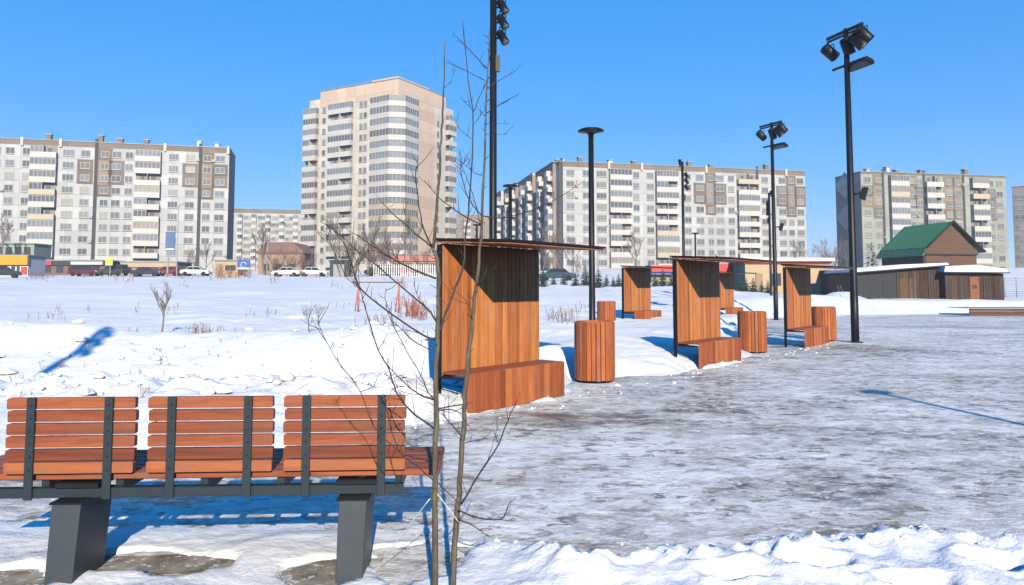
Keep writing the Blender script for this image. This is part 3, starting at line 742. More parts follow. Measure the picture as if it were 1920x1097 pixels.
for (x, y, z, lb) in ((D(1137, 600, 26).x, 26.0, 0.07, 'slatted round bin standing in snow, half hidden behind the bin by the disc lamp'),
                      (5.62, 17.42, -0.01, 'slatted round bin close against the end of the second shelter in the row'), (8.93, 21.3, 0.0, 'slatted round bin at the end of the third shelter, beside the tall floodlight pole')):
    c = copy_tree(bn); c.location = (x, y, z); c['label'] = lb; c.rotation_euler.z = rnd.uniform(0, 3)

# ------------------------------------------------------------------ long park bench, seen from behind
bt_ = empty('park_bench', (-1.65, 3.97, 0.0), math.atan(0.05), 'long park bench with three slatted backrests on two grey steel feet, seen from behind', 'bench')
# local: x along, +y away from us; backrest plane at y = 0
for k, xc in enumerate((-0.657, 0.060, 0.760)):
    wd = 0.655 - 0.008 * k
    br = empty('backrest', (xc, 0, 0)); br.parent = bt_
    mb = MB(); zt = 0.925; n_ = 6; pitch = (0.925 - 0.528) / n_
    for j in range(n_):
        z1 = zt - j * pitch; y = -0.012 - 0.0 * j + 0.022 * (z1 - .9)
        dx = rnd.uniform(-0.004, 0.004)
        hw = wd / 2
        # rounded ends
        M = Matrix.Translation((dx, y, 0)); z0 = z1 - pitch + 0.0092; hgt = z1 - z0; rr = 0.009
        poly = []
        for (cx, cz, a0) in ((hw - rr, z1 - rr, 0), (-hw + rr, z1 - rr, 90), (-hw + rr, z0 + rr, 180), (hw - rr, z0 + rr, 270)):
            for q in range(4):
                a = R(a0 + 30 * q); poly.append((cx + rr * math.cos(a), cz + rr * math.sin(a)))
        mb.prism(poly[::-1], -0.0, 0.034, 0, M)
    mb.build('slats', M_benchwood, br)
    for q in (-0.5, 0.5):
        m2 = MB(); x = q * 0.395 - 0.002
        m2.rbox(x - 0.022, x + 0.022, -0.0, 0.012, 0.405, 0.93, 0.002, 0, Matrix.Translation((0, -0.030, 0))); m2.build('upright', M_steel, br)
        m3 = MB()
        for j in range(n_):
            z = zt - (j + 0.5) * pitch; m3.lathe([(0.007, 0), (0.007, 0.004), (0.004, 0.007), (0.0, 0.0075)], 8, 0, Matrix.Translation((x, -0.030, z)) @ Matrix.Rotation(R(90), 4, 'X'))
        m3.build('bolt', M_steel, br.children[-1])
mb = MB(); n_ = 6; y0 = 0.012; pw = 0.585 / n_
for k in range(n_):
    mb.rbox(-1.30, 1.265 + rnd.uniform(-.003, .003), y0 + k * pw, y0 + (k + 1) * pw - 0.010, 0.497, 0.530, 0.005)
mb.build('seat', M_benchwood, bt_)
for y in (-0.018, 0.50): mb = MB(); mb.rbox(-1.3, 1.07, y, y + 0.048, 0.412, 0.462, 0.003); mb.build('beam', M_steel, bt_)
for x in (-1.2, -0.80, -0.42, 0.02, 0.42, 0.85, 1.045): mb = MB(); mb.rbox(x - 0.02, x + 0.02, 0.031, 0.499, 0.43, 0.4955, 0.002); mb.build('crosspiece', M_steel, bt_)
for (xt, xb) in ((-0.620, -0.620), (0.822, 0.812)):
    f = MB(); wt, wb = 0.072, 0.066
    vs = [(xb - wb, -0.175, -0.15), (xb + wb, -0.175, -0.15), (xb + wb, 0.15, -0.15), (xb - wb, 0.15, -0.15), (xt - wt, -0.10, 0.41), (xt + wt, -0.10, 0.41), (xt + wt, 0.24, 0.41), (xt - wt, 0.24, 0.41)]
    f.add(vs, [(3, 2, 1, 0), (4, 5, 6, 7), (0, 1, 5, 4), (1, 2, 6, 5), (2, 3, 7, 6), (3, 0, 4, 7)]); lg = f.build('leg', M_steelg, bt_)
    f = MB(); f.rbox(xt - 0.10, xt + 0.12, -0.03, 0.5, 0.463, 0.488, 0.002); f.rbox(xt - 0.085, xt + 0.085, -0.105, 0.25, 0.4005, 0.411, 0.002); f.build('top_plate', M_black, lg)
    sb = lg.modifiers.new('soft_edge', 'BEVEL'); sb.width = 0.004; sb.segments = 2

# ------------------------------------------------------------------ lamps
def spot(parent, p, dr, ln=0.44, r=0.125):
    p = Vector(p); dr = Vector(dr).normalized(); e = p + dr * ln
    mb = MB(); mb.tube([p - dr * 0.02, p, p + dr * 0.10, p + dr * 0.11, e - dr * 0.05, e], [r * .55, r * .8, r * .85, r, r, r * 1.06], 14)
    for k in range(5): q = p + dr * (0.015 + 0.018 * k); mb.tube([q, q + dr * 0.006], r * 1.0, 14)
    s_ = mb.build('spotlight', M_black, parent)
    mb = MB(); mb.tube([e - dr * 0.001, e + dr * 0.004], r * 0.92, 14); mb.build('lens', M_lens, s_)
    mid = p + dr * ln * 0.5; side = dr.cross(Vector((0, 0, 1))).normalized()
    mb = MB(); up = Vector((0, 0, 1)) * 0.2
    mb.tube([mid + side * (r + .015), mid + side * (r + .015) + up, mid - side * (r + .015) + up, mid - side * (r + .015)], 0.014, 6); mb.build('yoke', M_black, s_)
    return s_
def flood(parent, M, wd=0.5, ht=0.36, dp=0.09):
    mb = MB(); mb.rbox(-wd / 2, wd / 2, -dp, 0, -ht / 2, ht / 2, 0.012, 0, M)
    for k in range(9): x = -wd / 2 + wd * (k + .5) / 9; mb.box(x - .006, x + .006, 0.001, 0.05, -ht * .42, ht * .42, 0, M)
    f_ = mb.build('floodlight', M_black, parent)
    mb = MB(); mb.box(-wd * .44, wd * .44, -dp - 0.006, -dp - 0.001, -ht * .42, ht * .42, 0, M); mb.build('lens', M_lens, f_)
    return f_
def pole(parent, h, r0, r1, M_=None):
    mb = MB(); mb.lathe([(r0 * 1.9, 0.0), (r0 * 1.9, 0.02), (r0, 0.022), (r0, 1.3), (r0 * .97, 1.32), (r1, h), (0, h + .01)], 16); mb.lathe([(0.0, -0.3), (r0, -0.3), (r0, 0.0)], 16)
    return mb.build('pole', M_black, parent)
def crossbar_lamp(loc, label, group, rot=0.0):
    t = empty('floodlight_mast', loc, rot, label, 'lamp post', group); h = 8.85
    pole(t, h, 0.105, 0.07)
    mb = MB(); d_ = Vector((0.30, -0.954, 0)).normalized(); c = Vector((0, 0, h - 0.06))
    mb.tube([c - d_ * 0.75, c + d_ * 0.62], 0.05, 8); mb.tube([c - d_ * 0.75 + Vector((0, 0, -.1)), c + d_ * 0.62 + Vector((0, 0, -.1))], 0.035, 8); mb.build('crossbar', M_black, t)
    for q, dr in ((-0.72, (0.75, 0.25, -0.5)), (0.10, (0.40, 0.2, -0.85)), (0.36, (0.55, -0.35, -0.75)), (0.60, (0.72, 0.1, -0.65))):
        spot(t, c + d_ * q + Vector((-0.12, 0, -0.26 if q < 0.5 else -0.14)), dr, 0.46, 0.16)
    mb = MB(); c2 = c + Vector((0, 0, -0.98)); mb.tube([c2 - d_ * 0.55, c2 + d_ * 0.6], 0.04, 8); mb.build('lower_bar', M_black, t)
    flood(t, Matrix.Translation(c2 + d_ * 0.30 + Vector((0.12, 0, -0.04))) @ Matrix.Rotation(math.atan2(d_.y, d_.x), 4, 'Z') @ Matrix.Rotation(R(70), 4, 'X'), 0.85, 0.32)
    fl = flood(t, Matrix.Translation((0.34, 0.02, 4.15)) @ Matrix.Rotation(R(62), 4, 'Z') @ Matrix.Rotation(R(18), 4, 'X'), 0.42, 0.34, 0.12)
    mb = MB(); mb.tube([(0.08, 0, 4.12), (0.3, 0.0, 4.15)], 0.03, 6); mb.build('bracket', M_black, fl)
    return t
g_l = 'masts with spotlights on a crossbar'
L2 = crossbar_lamp((9.49, 20.586, 0), 'tall black mast with spotlight crossbar standing on the ice past the last bin', g_l)
L3 = copy_tree(L2); L3.location = (12.4, 34.9, 0.0); L3.rotation_euler.z = 0.15; L3.scale = (1, 1, 1.06); L3['label'] = 'black mast with spotlight crossbar farther off, in front of the wide pale block'
def stack_lamp(loc, label, h=8.1):
    t = empty('spotlight_mast', loc, 0, label, 'lamp post', 'masts with spotlights stacked down the side'); pole(t, h, 0.085, 0.07)
    for k, z in enumerate((h - 0.75, h - 1.08, h - 1.42)):
        spot(t, (0.13, -0.05, z + 0.12), (0.42, -0.3, -0.82), 0.32, 0.085)
        mb = MB(); mb.tube([(0.06, 0, z), (0.24, -0.04, z)], 0.022, 6); mb.build('bracket', M_black, t.children[-1])
    spot(t, (-0.16, 0.0, h + 0.12), (0.1, -0.3, -0.9), 0.42, 0.08)
    mb = MB(); mb.box(0.05, 0.14, -0.05, 0.05, h - 2.15, h - 1.8); mb.build('sensor_box', M_black, t)
    return t
l1 = stack_lamp((-0.40, 15.5, 0.15), 'tall black spotlight mast rising behind the big shelter and out of the picture top')
Lm = copy_tree(l1); Lm.location = (-5.16, -0.9, 0.0); Lm.rotation_euler.z = 1.4; Lm['label'] = 'black mast outside the picture whose long shadow climbs the ploughed snow ridge'
for (px, d, zg, lb) in ((1281, 40.5, 0.35, 'thin distant spotlight mast rising behind the second shelter of the row'), (1443, 49, 0.3, 'thin spotlight mast just beside the farther crossbar mast')):
    c = copy_tree(l1); c.location = (D(px, 420, d).x, d, zg); c['label'] = lb
    if px == 1443: c.scale = (1, 1, 0.93); c.rotation_euler.z = 2.2
def disc_lamp(loc, label, h=4.15):
    t = empty('disc_lamp', loc, 0, label, 'lamp post', 'disc topped park lamps'); pole(t, h - 0.12, 0.055, 0.045)
    mb = MB(); mb.lathe([(0.045, h - .14), (0.05, h - .06), (0.10, h - 0.03), (0.222, h - 0.012), (0.228, h + 0.005), (0.17, h + 0.035), (0.0, h + 0.05)], 28); hd = mb.build('lamp_head', M_black, t)
    mb = MB(); mb.lathe([(0.06, h - 0.048), (0.2, h - 0.021)], 28); mb.build('diffuser', M_lens, hd)
    return t
l6 = disc_lamp((1.36, 12.6, 0.05), 'black disc topped lamp rising right behind the slatted bin by the big shelter')
Lx = copy_tree(l6); Lx.location = (6.53, 2.2, 0.0); Lx['label'] = 'disc topped lamp just outside the picture, its shadow lying across the ice'
for (px, d, zg, lb) in ((957, 20.6, 0.2, 'disc topped lamp seen over the big shelter roof close to the spotlight mast'), (1303, 42, 0.45, 'tiny far disc topped lamp over the second shelter roof'), (894, 37, 0.5, 'far lamp pole behind the saplings just over the big shelter roof')):
    c = copy_tree(l6); c.location = (D(px, 420, d).x, d, zg); c['label'] = lb

# ------------------------------------------------------------------ young tree in front, two stems
YT = 3.62
tr = empty('young_tree', (D(832, 900, YT).x, YT, gz(D(832, 900, YT).x, YT)), 0, 'bare young tree with two thin stems tied with white cord, beside the park bench', 'tree')
org = Vector(tr.location)
def pts3(pp, d0, d1, wob=0.0):
    o = []
    for i, (x, y) in enumerate(pp):
        t_ = i / max(1, len(pp) - 1); o.append(D(x, y, d0 + (d1 - d0) * t_ + rnd.uniform(-wob, wob)) - org)
    return o
def smooth_pts(p, m=3):
    o = []
    n_ = len(p)
    for i in range(n_ - 1):
        a, b, c, d = p[max(i - 1, 0)], p[i], p[i + 1], p[min(i + 2, n_ - 1)]
        for k in range(m):
            t = k / m
            o.append(0.5 * ((2 * b) + (c - a) * t + (2 * a - 5 * b + 4 * c - d) * t * t + (3 * b - a - 3 * c + d) * t ** 3))
    o.append(p[-1]); return o
def px_r(w_, d=YT): return w_ * 0.79 / 2 / F * d
def stem_tube(mb, pp, ws, d0, d1, n=8, m=4, jit=0.004):
    p = smooth_pts(pts3(pp, d0, d1), m); k = len(p)
    ws_ = np.interp(np.linspace(0, 1, k), np.linspace(0, 1, len(ws)), ws)
    p = [q + Vector((rnd.uniform(-jit, jit), rnd.uniform(-jit, jit), 0)) for q in p]
    mb.tube(p, [px_r(q) * (1 + rnd.uniform(-.06, .08)) for q in ws_], n); return p
tA = MB(); tB = MB(); br_ = MB()
sA = stem_tube(tA, [(813, 1125), (815, 1060), (816, 930), (817, 800), (819, 650), (823, 560), (821, 500), (812, 462)], [15, 14, 13, 12, 11, 10, 9, 8], YT, YT - .05)
stem_tube(tA, [(812, 464), (818, 400), (825, 300), (829, 226), (831, 168), (836, 78)], [8, 6.5, 5.5, 4.5, 3.2, 2], YT - .05, YT - .25)
sB = stem_tube(tB, [(849, 1130), (851, 1060), (857, 975), (864, 880), (870, 780), (873, 726), (886, 595), (893, 532), (901, 449), (905, 378), (909, 273), (913, 168), (917, 97), (918, 52)],
               [15, 14, 13.5, 12.5, 11.5, 11, 9.5, 8.5, 7.5, 6.5, 5.2, 4, 3, 2], YT + .05, YT + .3)
tA.build('trunk', M_bark, tr); tB.build('trunk', M_bark, tr)
BR = [  # (points, start width, start depth offset, end depth offset)
    ([(827, 619), (836, 585), (848, 553), (868, 501), (873, 442), (880, 378), (886, 294), (886, 210), (878, 155), (867, 40)], 6.5, 0, .45),
    ([(817, 522), (775, 505), (747, 491), (719, 475), (690, 455), (670, 440)], 5.0, 0, -.3), ([(827, 619), (812, 592), (799, 577), (730, 518), (692, 487), (660, 462), (636, 439), (600, 415)], 4.8, 0, .4),
    ([(820, 638), (789, 626), (733, 588), (681, 546), (664, 515), (657, 484), (640, 450), (612, 420)], 5.0, 0, -.35), ([(811, 464), (768, 428), (733, 397), (716, 380)], 4.2, -.05, .3),
    ([(811, 463), (796, 432), (785, 387), (780, 330), (784, 300)], 4.0, -.05, -.35), ([(814, 803), (779, 778), (753, 751), (739, 723), (726, 685), (709, 657), (685, 581), (678, 553), (668, 520)], 4.6, 0, -.45),
    ([(812, 749), (787, 740), (763, 722), (726, 685)], 4.8, 0, -.22), ([(812, 747), (800, 730), (790, 705), (757, 648), (734, 602), (722, 570)], 3.4, 0, .35), ([(816, 660), (775, 640), (754, 619), (735, 600)], 3.2, 0, .3),
    ([(815, 903), (784, 875), (749, 847), (730, 790), (722, 744)], 3.4, 0, -.4), ([(749, 847), (700, 800), (676, 735), (645, 692), (619, 654), (602, 618), (596, 600)], 2.4, -.3, -.6),
    ([(676, 735), (700, 725), (726, 712), (760, 702)], 1.6, -.45, -.3), ([(866, 945), (901, 885), (935, 833), (952, 789), (966, 758)], 5.0, .05, -.2), ([(866, 818), (850, 800), (840, 788), (828, 775)], 4.2, .05, 0),
    ([(871, 831), (905, 823), (935, 820)], 2.4, .05, .3), ([(860, 957), (897, 971), (938, 974), (950, 955), (958, 938)], 4.0, .05, -.25), ([(859, 974), (887, 985), (918, 1009)], 3.4, .05, -.2),
    ([(823, 766), (845, 762), (866, 758)], 4.2, 0, .05), ([(820, 770), (845, 768), (868, 776)], 4.4, 0, .05), ([(816, 900), (836, 920), (860, 942)], 3.8, 0, .05),
    ([(911, 128), (890, 104), (859, 71), (850, 66)], 3.4, .2, .5), ([(908, 150), (876, 134), (836, 115)], 2.4, .2, .0), ([(887, 209), (900, 180), (911, 150)], 2.6, .3, .2), ([(914, 165), (936, 151), (958, 138), (978, 122)], 2.8, .2, .4),
    ([(912, 212), (936, 197), (955, 186), (974, 176)], 2.8, .2, -.05), ([(905, 405), (935, 409), (960, 405), (1000, 393), (1040, 375), (1095, 340)], 3.4, .15, -.2), ([(903, 404), (876, 369), (863, 315), (870, 305), (878, 298)], 3.4, .15, .4),
    ([(902, 421), (870, 405), (842, 386), (815, 362), (795, 338)], 3.6, .12, -.2), ([(903, 430), (885, 360), (866, 312), (858, 300)], 2.4, .12, .5), ([(886, 235), (900, 218), (912, 200)], 1.8, .3, .4), ([(886, 205), (870, 190), (864, 182)], 1.6, .3, .1),
    ([(907, 232), (925, 232), (955, 231)], 1.8, .2, .5), ([(908, 252), (930, 252), (950, 252)], 1.4, .2, .0), ([(884, 260), (860, 240), (852, 220)], 1.8, .3, .5), ([(905, 330), (884, 320), (855, 295)], 2.0, .2, -.1), ([(893, 535), (915, 516), (928, 502)], 2.6, .1, -.1),
    ([(888, 590), (870, 560), (845, 540)], 2.2, .1, .3), ([(789, 626), (760, 618), (744, 622)], 1.6, -.1, .1), ([(733, 588), (722, 560), (724, 540)], 1.8, -.15, -.4), ([(799, 577), (785, 560), (776, 530)], 2.0, .05, -.1), ([(730, 518), (700, 512), (680, 516)], 1.8, .2, .4),
    ([(692, 487), (690, 460), (680, 430)], 1.6, .25, .0), ([(681, 546), (650, 520), (625, 470), (610, 440)], 2.0, -.25, -.6), ([(664, 515), (670, 490), (690, 470)], 1.5, -.25, 0), ([(935, 833), (930, 815), (934, 800)], 1.6, -.1, 0), ([(831, 168), (846, 150), (850, 120)], 1.4, -.2, 0),
    ([(747, 491), (735, 470), (728, 440)], 1.8, -.2, -.4), ([(720, 476), (700, 470), (670, 476), (640, 470)], 1.5, -.25, -.5), ([(768, 428), (760, 400), (764, 380)], 1.6, .1, .2)]
for pp, w0, a, b in BR:
    p = stem_tube(br_, pp, [w0, w0 * .8, w0 * .6, max(1.1, w0 * .35)], YT + a, YT + b, 5, 3, 0.003)
    # small side shoots
    for q in range(1, len(p) - 1):
        if rnd.random() < 0.6:
            d_ = (p[q + 1] - p[q]).normalized(); sd_ = (d_ + Vector((rnd.uniform(-1, 1), rnd.uniform(-1, 1), rnd.uniform(-.3, 1)))).normalized(); l_ = rnd.uniform(.015, .14) * (1.0 if w0 > 2 else .6)
            br_.tube([p[q], p[q] + sd_ * l_ * .6, p[q] + sd_ * l_ + Vector((0, 0, .01))], [.0016, .0013, .0008], 4)
for p in (sA, sB):
    for q in range(3, len(p) - 2):
        if rnd.random() < .7:
            a = rnd.uniform(0, 6.28); br_.tube([p[q], p[q] + Vector((math.cos(a), math.sin(a), .5)) * rnd.uniform(.02, .05)], [.003, .001], 4)
br_.build('branches', M_bark2, tr)
kx = D(813, 926, YT)
mb = MB(); kp = kx - Vector((0, 0, 0)); 
for k in range(4): mb.lathe([(0.016, 0), (0.021, .004), (0.021, .010), (0.016, .014)], 10, 0, Matrix.Translation(kp - org + Vector((0.007, 0, -.03 + .013 * k))) @ Matrix.Rotation(R(rnd.uniform(-12, 12)), 4, 'X'))
mb.build('cord_knot', M_conc, tr)
for pp, lb, d1, cr in (([(806, 935), (760, 992), (713, 1052)], 'white cord running from the knot down to the snow near the bench foot', YT + .25, 0), ([(820, 926), (840, 950), (860, 979)], 'short white cord tying one stem of the young tree to the other', YT + .05, 1)):
    a = D(*pp[0], YT - .02); mb = MB(); q = [D(x, y, YT - .02 + (d1 - YT) * i / 2) - a for i, (x, y) in enumerate(pp)]
    q[1] += Vector((0, 0, -.006)); mb.tube(smooth_pts(q, 4), 0.0022, 5)
    tag(mb.build('tie_cord', M_rope, None, a), lb, 'cord', 'cords on the young tree')

# ------------------------------------------------------------------ bare trees, shrubs, weeds
M_tw = plain('grey_twigs', (0.21, 0.165, 0.145), 0.9, 0.3, 2)
M_twr = plain('reddish_twigs', (0.27, 0.175, 0.14), 0.9, 0.3, 2)
M_dark = plain('dark_twigs', (0.09, 0.065, 0.055), .9, .3, 4)
M_needle = plain('spruce_needles', (0.028, 0.045, 0.030), 0.85, 0.5, 9)
M_needleb = plain('snowy_needles', (0.25, 0.27, 0.27), 0.85, 0.5, 6)
M_dry = plain('dry_stems', (0.24, 0.18, 0.12), 0.9, 0.4, 5)
M_rust = plain('rusty_stems', (0.32, 0.12, 0.06), 0.9, 0.4, 5)
def tree_meshes(seed, h, spread, bushy, lv=4, mat=M_tw, r0=None, mr=.0022):
    r_ = random.Random(seed); tk = MB(); cr = MB(); r0 = r0 or h * 0.018
    def grow_(p, d, ln, r, l):
        n_ = 3; pts = [p]; q = p.copy(); dd = d.copy()
        for i in range(n_):
            dd = (dd + Vector((r_.uniform(-.16, .16), r_.uniform(-.16, .16), r_.uniform(-.02, .14)))).normalized(); q = q + dd * ln / n_; pts.append(q.copy())
        (tk if l == 0 else cr).tube(pts, [r, r * .85, r * .7, r * .5], 6 if l == 0 else 3, caps=False)
        if l >= lv: return
        k = r_.randint(3, 5) if l else r_.randint(5, 8) * (2 if bushy else 1)
        for i in range(k):
            t = r_.uniform(.25 if l or bushy else .35, 1.0); b = pts[0].lerp(pts[-1], t); idx = min(2, int(t * 3)); b = pts[idx].lerp(pts[idx + 1], t * 3 - idx if t < 1 else 1)
            a = r_.uniform(0, 6.28); s_ = r_.uniform(.4, 1.0) * spread
            nd = (dd + Vector((math.cos(a) * s_, math.sin(a) * s_, r_.uniform(-.1, .35)))).normalized()
            grow_(b, nd, ln * r_.uniform(.42, .68), max(r * .5, h * mr), l + 1)
    if bushy:
        for i in range(bushy):
            a = r_.uniform(0, 6.28); s_ = r_.uniform(.1, .6); o = Vector((math.cos(a), math.sin(a), 0)) * h * .12 * r_.random()
            grow_(o, Vector((math.cos(a) * s_, math.sin(a) * s_, 1)).normalized(), h * r_.uniform(.4, .6), r0 * .45, 1)
        tk.tube([(0, 0, -.3), (0, 0, h * .12)], [r0, r0 * .5], 6)
    else:
        tk.tube([(0, 0, -.4), (0, 0, 0.02)], [r0 * 1.3, r0], 6, caps=False); grow_(Vector((0, 0, 0)), Vector((0, 0, 1)), h * .55, r0, 0)
    return tk.mesh('trunk', mat), cr.mesh('crown', mat)
def tree(name, ms, loc, label, cat, group=None, s=1.0, rz=0.0, names=('trunk', 'crown')):
    t = empty(name, loc, rz, label, cat, group); t.scale = (s, s, s)
    for nm, me in zip(names, ms): link(nm, me, t)
    return t
def on(px, d, dz=-0.05, py=500):
    p = D(px, py, d); return (p.x, d, gz(p.x, d) + dz)
T1 = tree_meshes(1, 9, .8, 0); T2 = tree_meshes(2, 9, .6, 0, 4); T3 = tree_meshes(3, 5, .75, 5, 4, M_twr); T4 = tree_meshes(4, 5, .7, 6, 4)
gt = 'bare trees along the street'
for (px, d, ms, s, lb) in ((4, 128, T1, 1.35, 'bare grey tree at the picture edge before the long pale block'), (386, 124, T1, .62, 'small bare tree in front of the dark narrow end of the long block'), (350, 130, T2, .55, 'thin bare tree beside the blue billboard'),
    (497, 118, T2, .95, 'slender bare tree before the low distant white block'), (640, 112, T2, 1.1, 'bare tree in front of the tower nearest its pale side wing'), (700, 116, T1, 1.05, 'bare wide tree in front of the tower corner'), (765, 110, T2, 1.1, 'bare tree before the tan side of the tower'),
    (1050, 120, T1, .95, 'bare tree where the shaded stepped block meets the wide pale block'), (1190, 118, T2, .9, 'bare tree before the balconies of the wide pale block, over the far lone shelter'), (1016, 110, T2, .75, 'bare thin tree before the shaded stepped block'), (1075, 132, T1, .8, 'bare tree rising over the row of little spruces'),
    (1485, 130, T2, .75, 'bare tree low before the far end of the wide pale block'), (1590, 140, T1, .8, 'bare grey tree at the foot of the dark end wall with diamonds')):
    tree('bare_tree', ms, on(px, d), lb, 'tree', gt, s, px * 1.7)
for (px, d, ms, s, lb) in ((545, 112, T3, 1.15, 'wide pinkish bare shrub in front of the brown roofed house'), (665, 111, T3, 1.7, 'tall reddish bare shrub just past the metal gate'), (792, 113, T3, 1.3, 'reddish bare shrub against the picket fence end by the big shelter'), (715, 118, T4, 1.9, 'tall grey brush in front of the tower balconies'), (515, 114, T3, 1.0, 'pinkish bare shrub at the corner of the brown roofed house'), (572, 116, T3, 1.1, 'pinkish bare shrub beside the pale kiosk post'), (690, 106, T3, 1.5, 'reddish bare shrub before the tower entrance'), (735, 112, T3, 1.55, 'large reddish bare shrub before the tower corner'),
    (650, 108, T4, 1.6, 'grey bare shrub by the metal gate before the tower'), (365, 115, T4, .8, 'low grey shrub behind the white car'), (1030, 100, T4, 1.0, 'grey bare shrub behind the little spruces at the shaded block'), (1545, 128, T3, 1.65, 'tall pinkish brown shrub in the gap before the dark end wall'),
    (1562, 132, T4, 1.3, 'dense grey shrub beside the dark end wall'), (60, 114, T3, .55, 'low reddish shrub behind the orange stall'), (1085, 104, T4, .8, 'low grey shrub behind the thin disc lamp')):
    tree('bare_shrub', ms, on(px, d), lb, 'shrub', 'bare shrubs along the street', s, px * 2.3)
# spruces
def spruce_meshes(seed, h, w_, mat, n_=11):
    r_ = random.Random(seed); tk = MB(); cr = MB(); tk.tube([(0, 0, -.2), (0, 0, h * .95)], [h * .022, h * .004], 6)
    for k in range(n_):
        z = h * (.05 + .93 * k / n_); rr = w_ * (1 - k / n_) ** .8 * r_.uniform(.75, 1.1) + .02; m_ = max(5, int(12 * (1 - k / n_)) + 3); ph = r_.random() * 6
        for j in range(m_):
            a = ph + 6.283 * j / m_ + r_.uniform(-.2, .2); L_ = rr * r_.uniform(.65, 1.15); dz = -L_ * r_.uniform(.1, .5)
            c, s_ = math.cos(a), math.sin(a)
            for q in range(4):
                t0 = q / 4; b = Vector((c * L_ * t0, s_ * L_ * t0, z + dz * t0)); wv = L_ * .26 * (1.2 - t0)
                e = Vector((c * L_ * (t0 + .38), s_ * L_ * (t0 + .38), z + dz * (t0 + .38) - .02 * h * r_.random()))
                cr.add([b + Vector((-s_ * wv, c * wv, -.01 * h)), e, b + Vector((s_ * wv, -c * wv, -.01 * h)), b + Vector((0, 0, .03 * h))], [(0, 1, 3), (1, 2, 3)])
    return tk.mesh('trunk', M_tw), cr.mesh('crown', mat)
P1 = spruce_meshes(1, 1.5, .55, M_needle); P2 = spruce_meshes(2, 1.5, .6, M_needle); P3 = spruce_meshes(3, 6.5, 1.9, M_needleb, 16)
rr = random.Random(9)
for i, (px, s) in enumerate(((1018, 1.0), (1038, .65), (1057, .8), (1079, .8), (1098, 1.15), (1122, 1.05), (1137, .6), (1160, .75), (1228, .8), (1243, 1.0), (1259, .8), (1388, .85), (1399, .9), (1412, .9), (1428, .75), (1440, .7), (1371, .6), (1004, .55), (1150, .5))):
    tree('small_spruce', (P1, P2)[i % 2], on(px, 62 + rr.uniform(-3, 3), -.03, 530), 'small dark spruce in the line of young spruces along the snow before the blocks', 'spruce', 'young spruces in a line', s * rr.uniform(1.0, 1.25), rr.uniform(0, 6))
tree('tall_spruce', P3, on(1636, 96, -.05), 'snow dusted spruce between the dark end wall and the green roof', 'spruce', None, .95)
# small bare tree standing in the field behind the snow ridge
F1 = tree_meshes(19, 1.5, .7, 0, 3, M_tw, 0.022, .003)
pf = G(303, 632, 0.28); tree('bare_sapling', F1, (pf.x, pf.y, gz(pf.x, pf.y) - .05), 'small bare sapling alone in the snowfield behind the ploughed ridge', 'tree')
F2 = tree_meshes(8, 1.0, .9, 0, 3, M_dark, 0.014, .002)
for (px, py, s, lb) in ((580, 627, .85, 'tiny bent bare sapling in the snow between the red frame and the ridge'), (597, 618, .7, 'second tiny bare sapling close by the bent one')):
    p = G(px, py, .3); tree('bare_sapling', F2, (p.x, p.y, gz(p.x, p.y) - .03), lb, 'tree', None, s, px)
# dry weeds poking through: countless thin stems
def weeds(name, spots, mat, seed, label_kind):
    r_ = random.Random(seed); mb = MB()
    for (px, py, wpx, hpx, n_) in spots:
        for k in range(n_):
            x = px + r_.gauss(0, 1) * wpx * .4; y = py + r_.uniform(-4, 4)
            p = None
            for z in (0.3, 0.6, 1.0, 1.6):        # walk out to the sloping snow
                q = G(x, min(y, 700), z) if y > 545 else D(x, y, 95)
                if q.y > 4 and (p is None): p = q
            Yv = min(max(p.y, 5), 104); 
            for _ in range(6):
                zz = gz(p.x, Yv); q = G(x, y, zz) if y > 540 + 1 and zz < EYE - .1 else None
                if q is None: break
                Yv = 0.5 * Yv + 0.5 * min(max(q.y, 5), 104)
            X = D(x, y, Yv).x; zz = gz(X, Yv); h_ = hpx / F * Yv * r_.uniform(.5, 1.15)
            lean = Vector((r_.uniform(-.35, .35), r_.uniform(-.35, .35), 1)); b = Vector((X, Yv, zz - .03)); t = b + lean * h_
            rad = max(0.0026, 0.00036 * Yv); mb.tube([b, b.lerp(t, .6) + Vector((r_.uniform(-.02, .02), 0, 0)), t], [rad, rad * .8, rad * .5], 3, caps=False)
            for j in range(r_.randint(1, 4)):
                c = b.lerp(t, r_.uniform(.4, .95)); mb.tube([c, c + Vector((r_.uniform(-.3, .3), r_.uniform(-.3, .3), r_.uniform(.1, .4))) * h_ * .5], [rad * .7, rad * .4], 3, caps=False)
    return tag(mb.build(name, mat), kind='stuff')
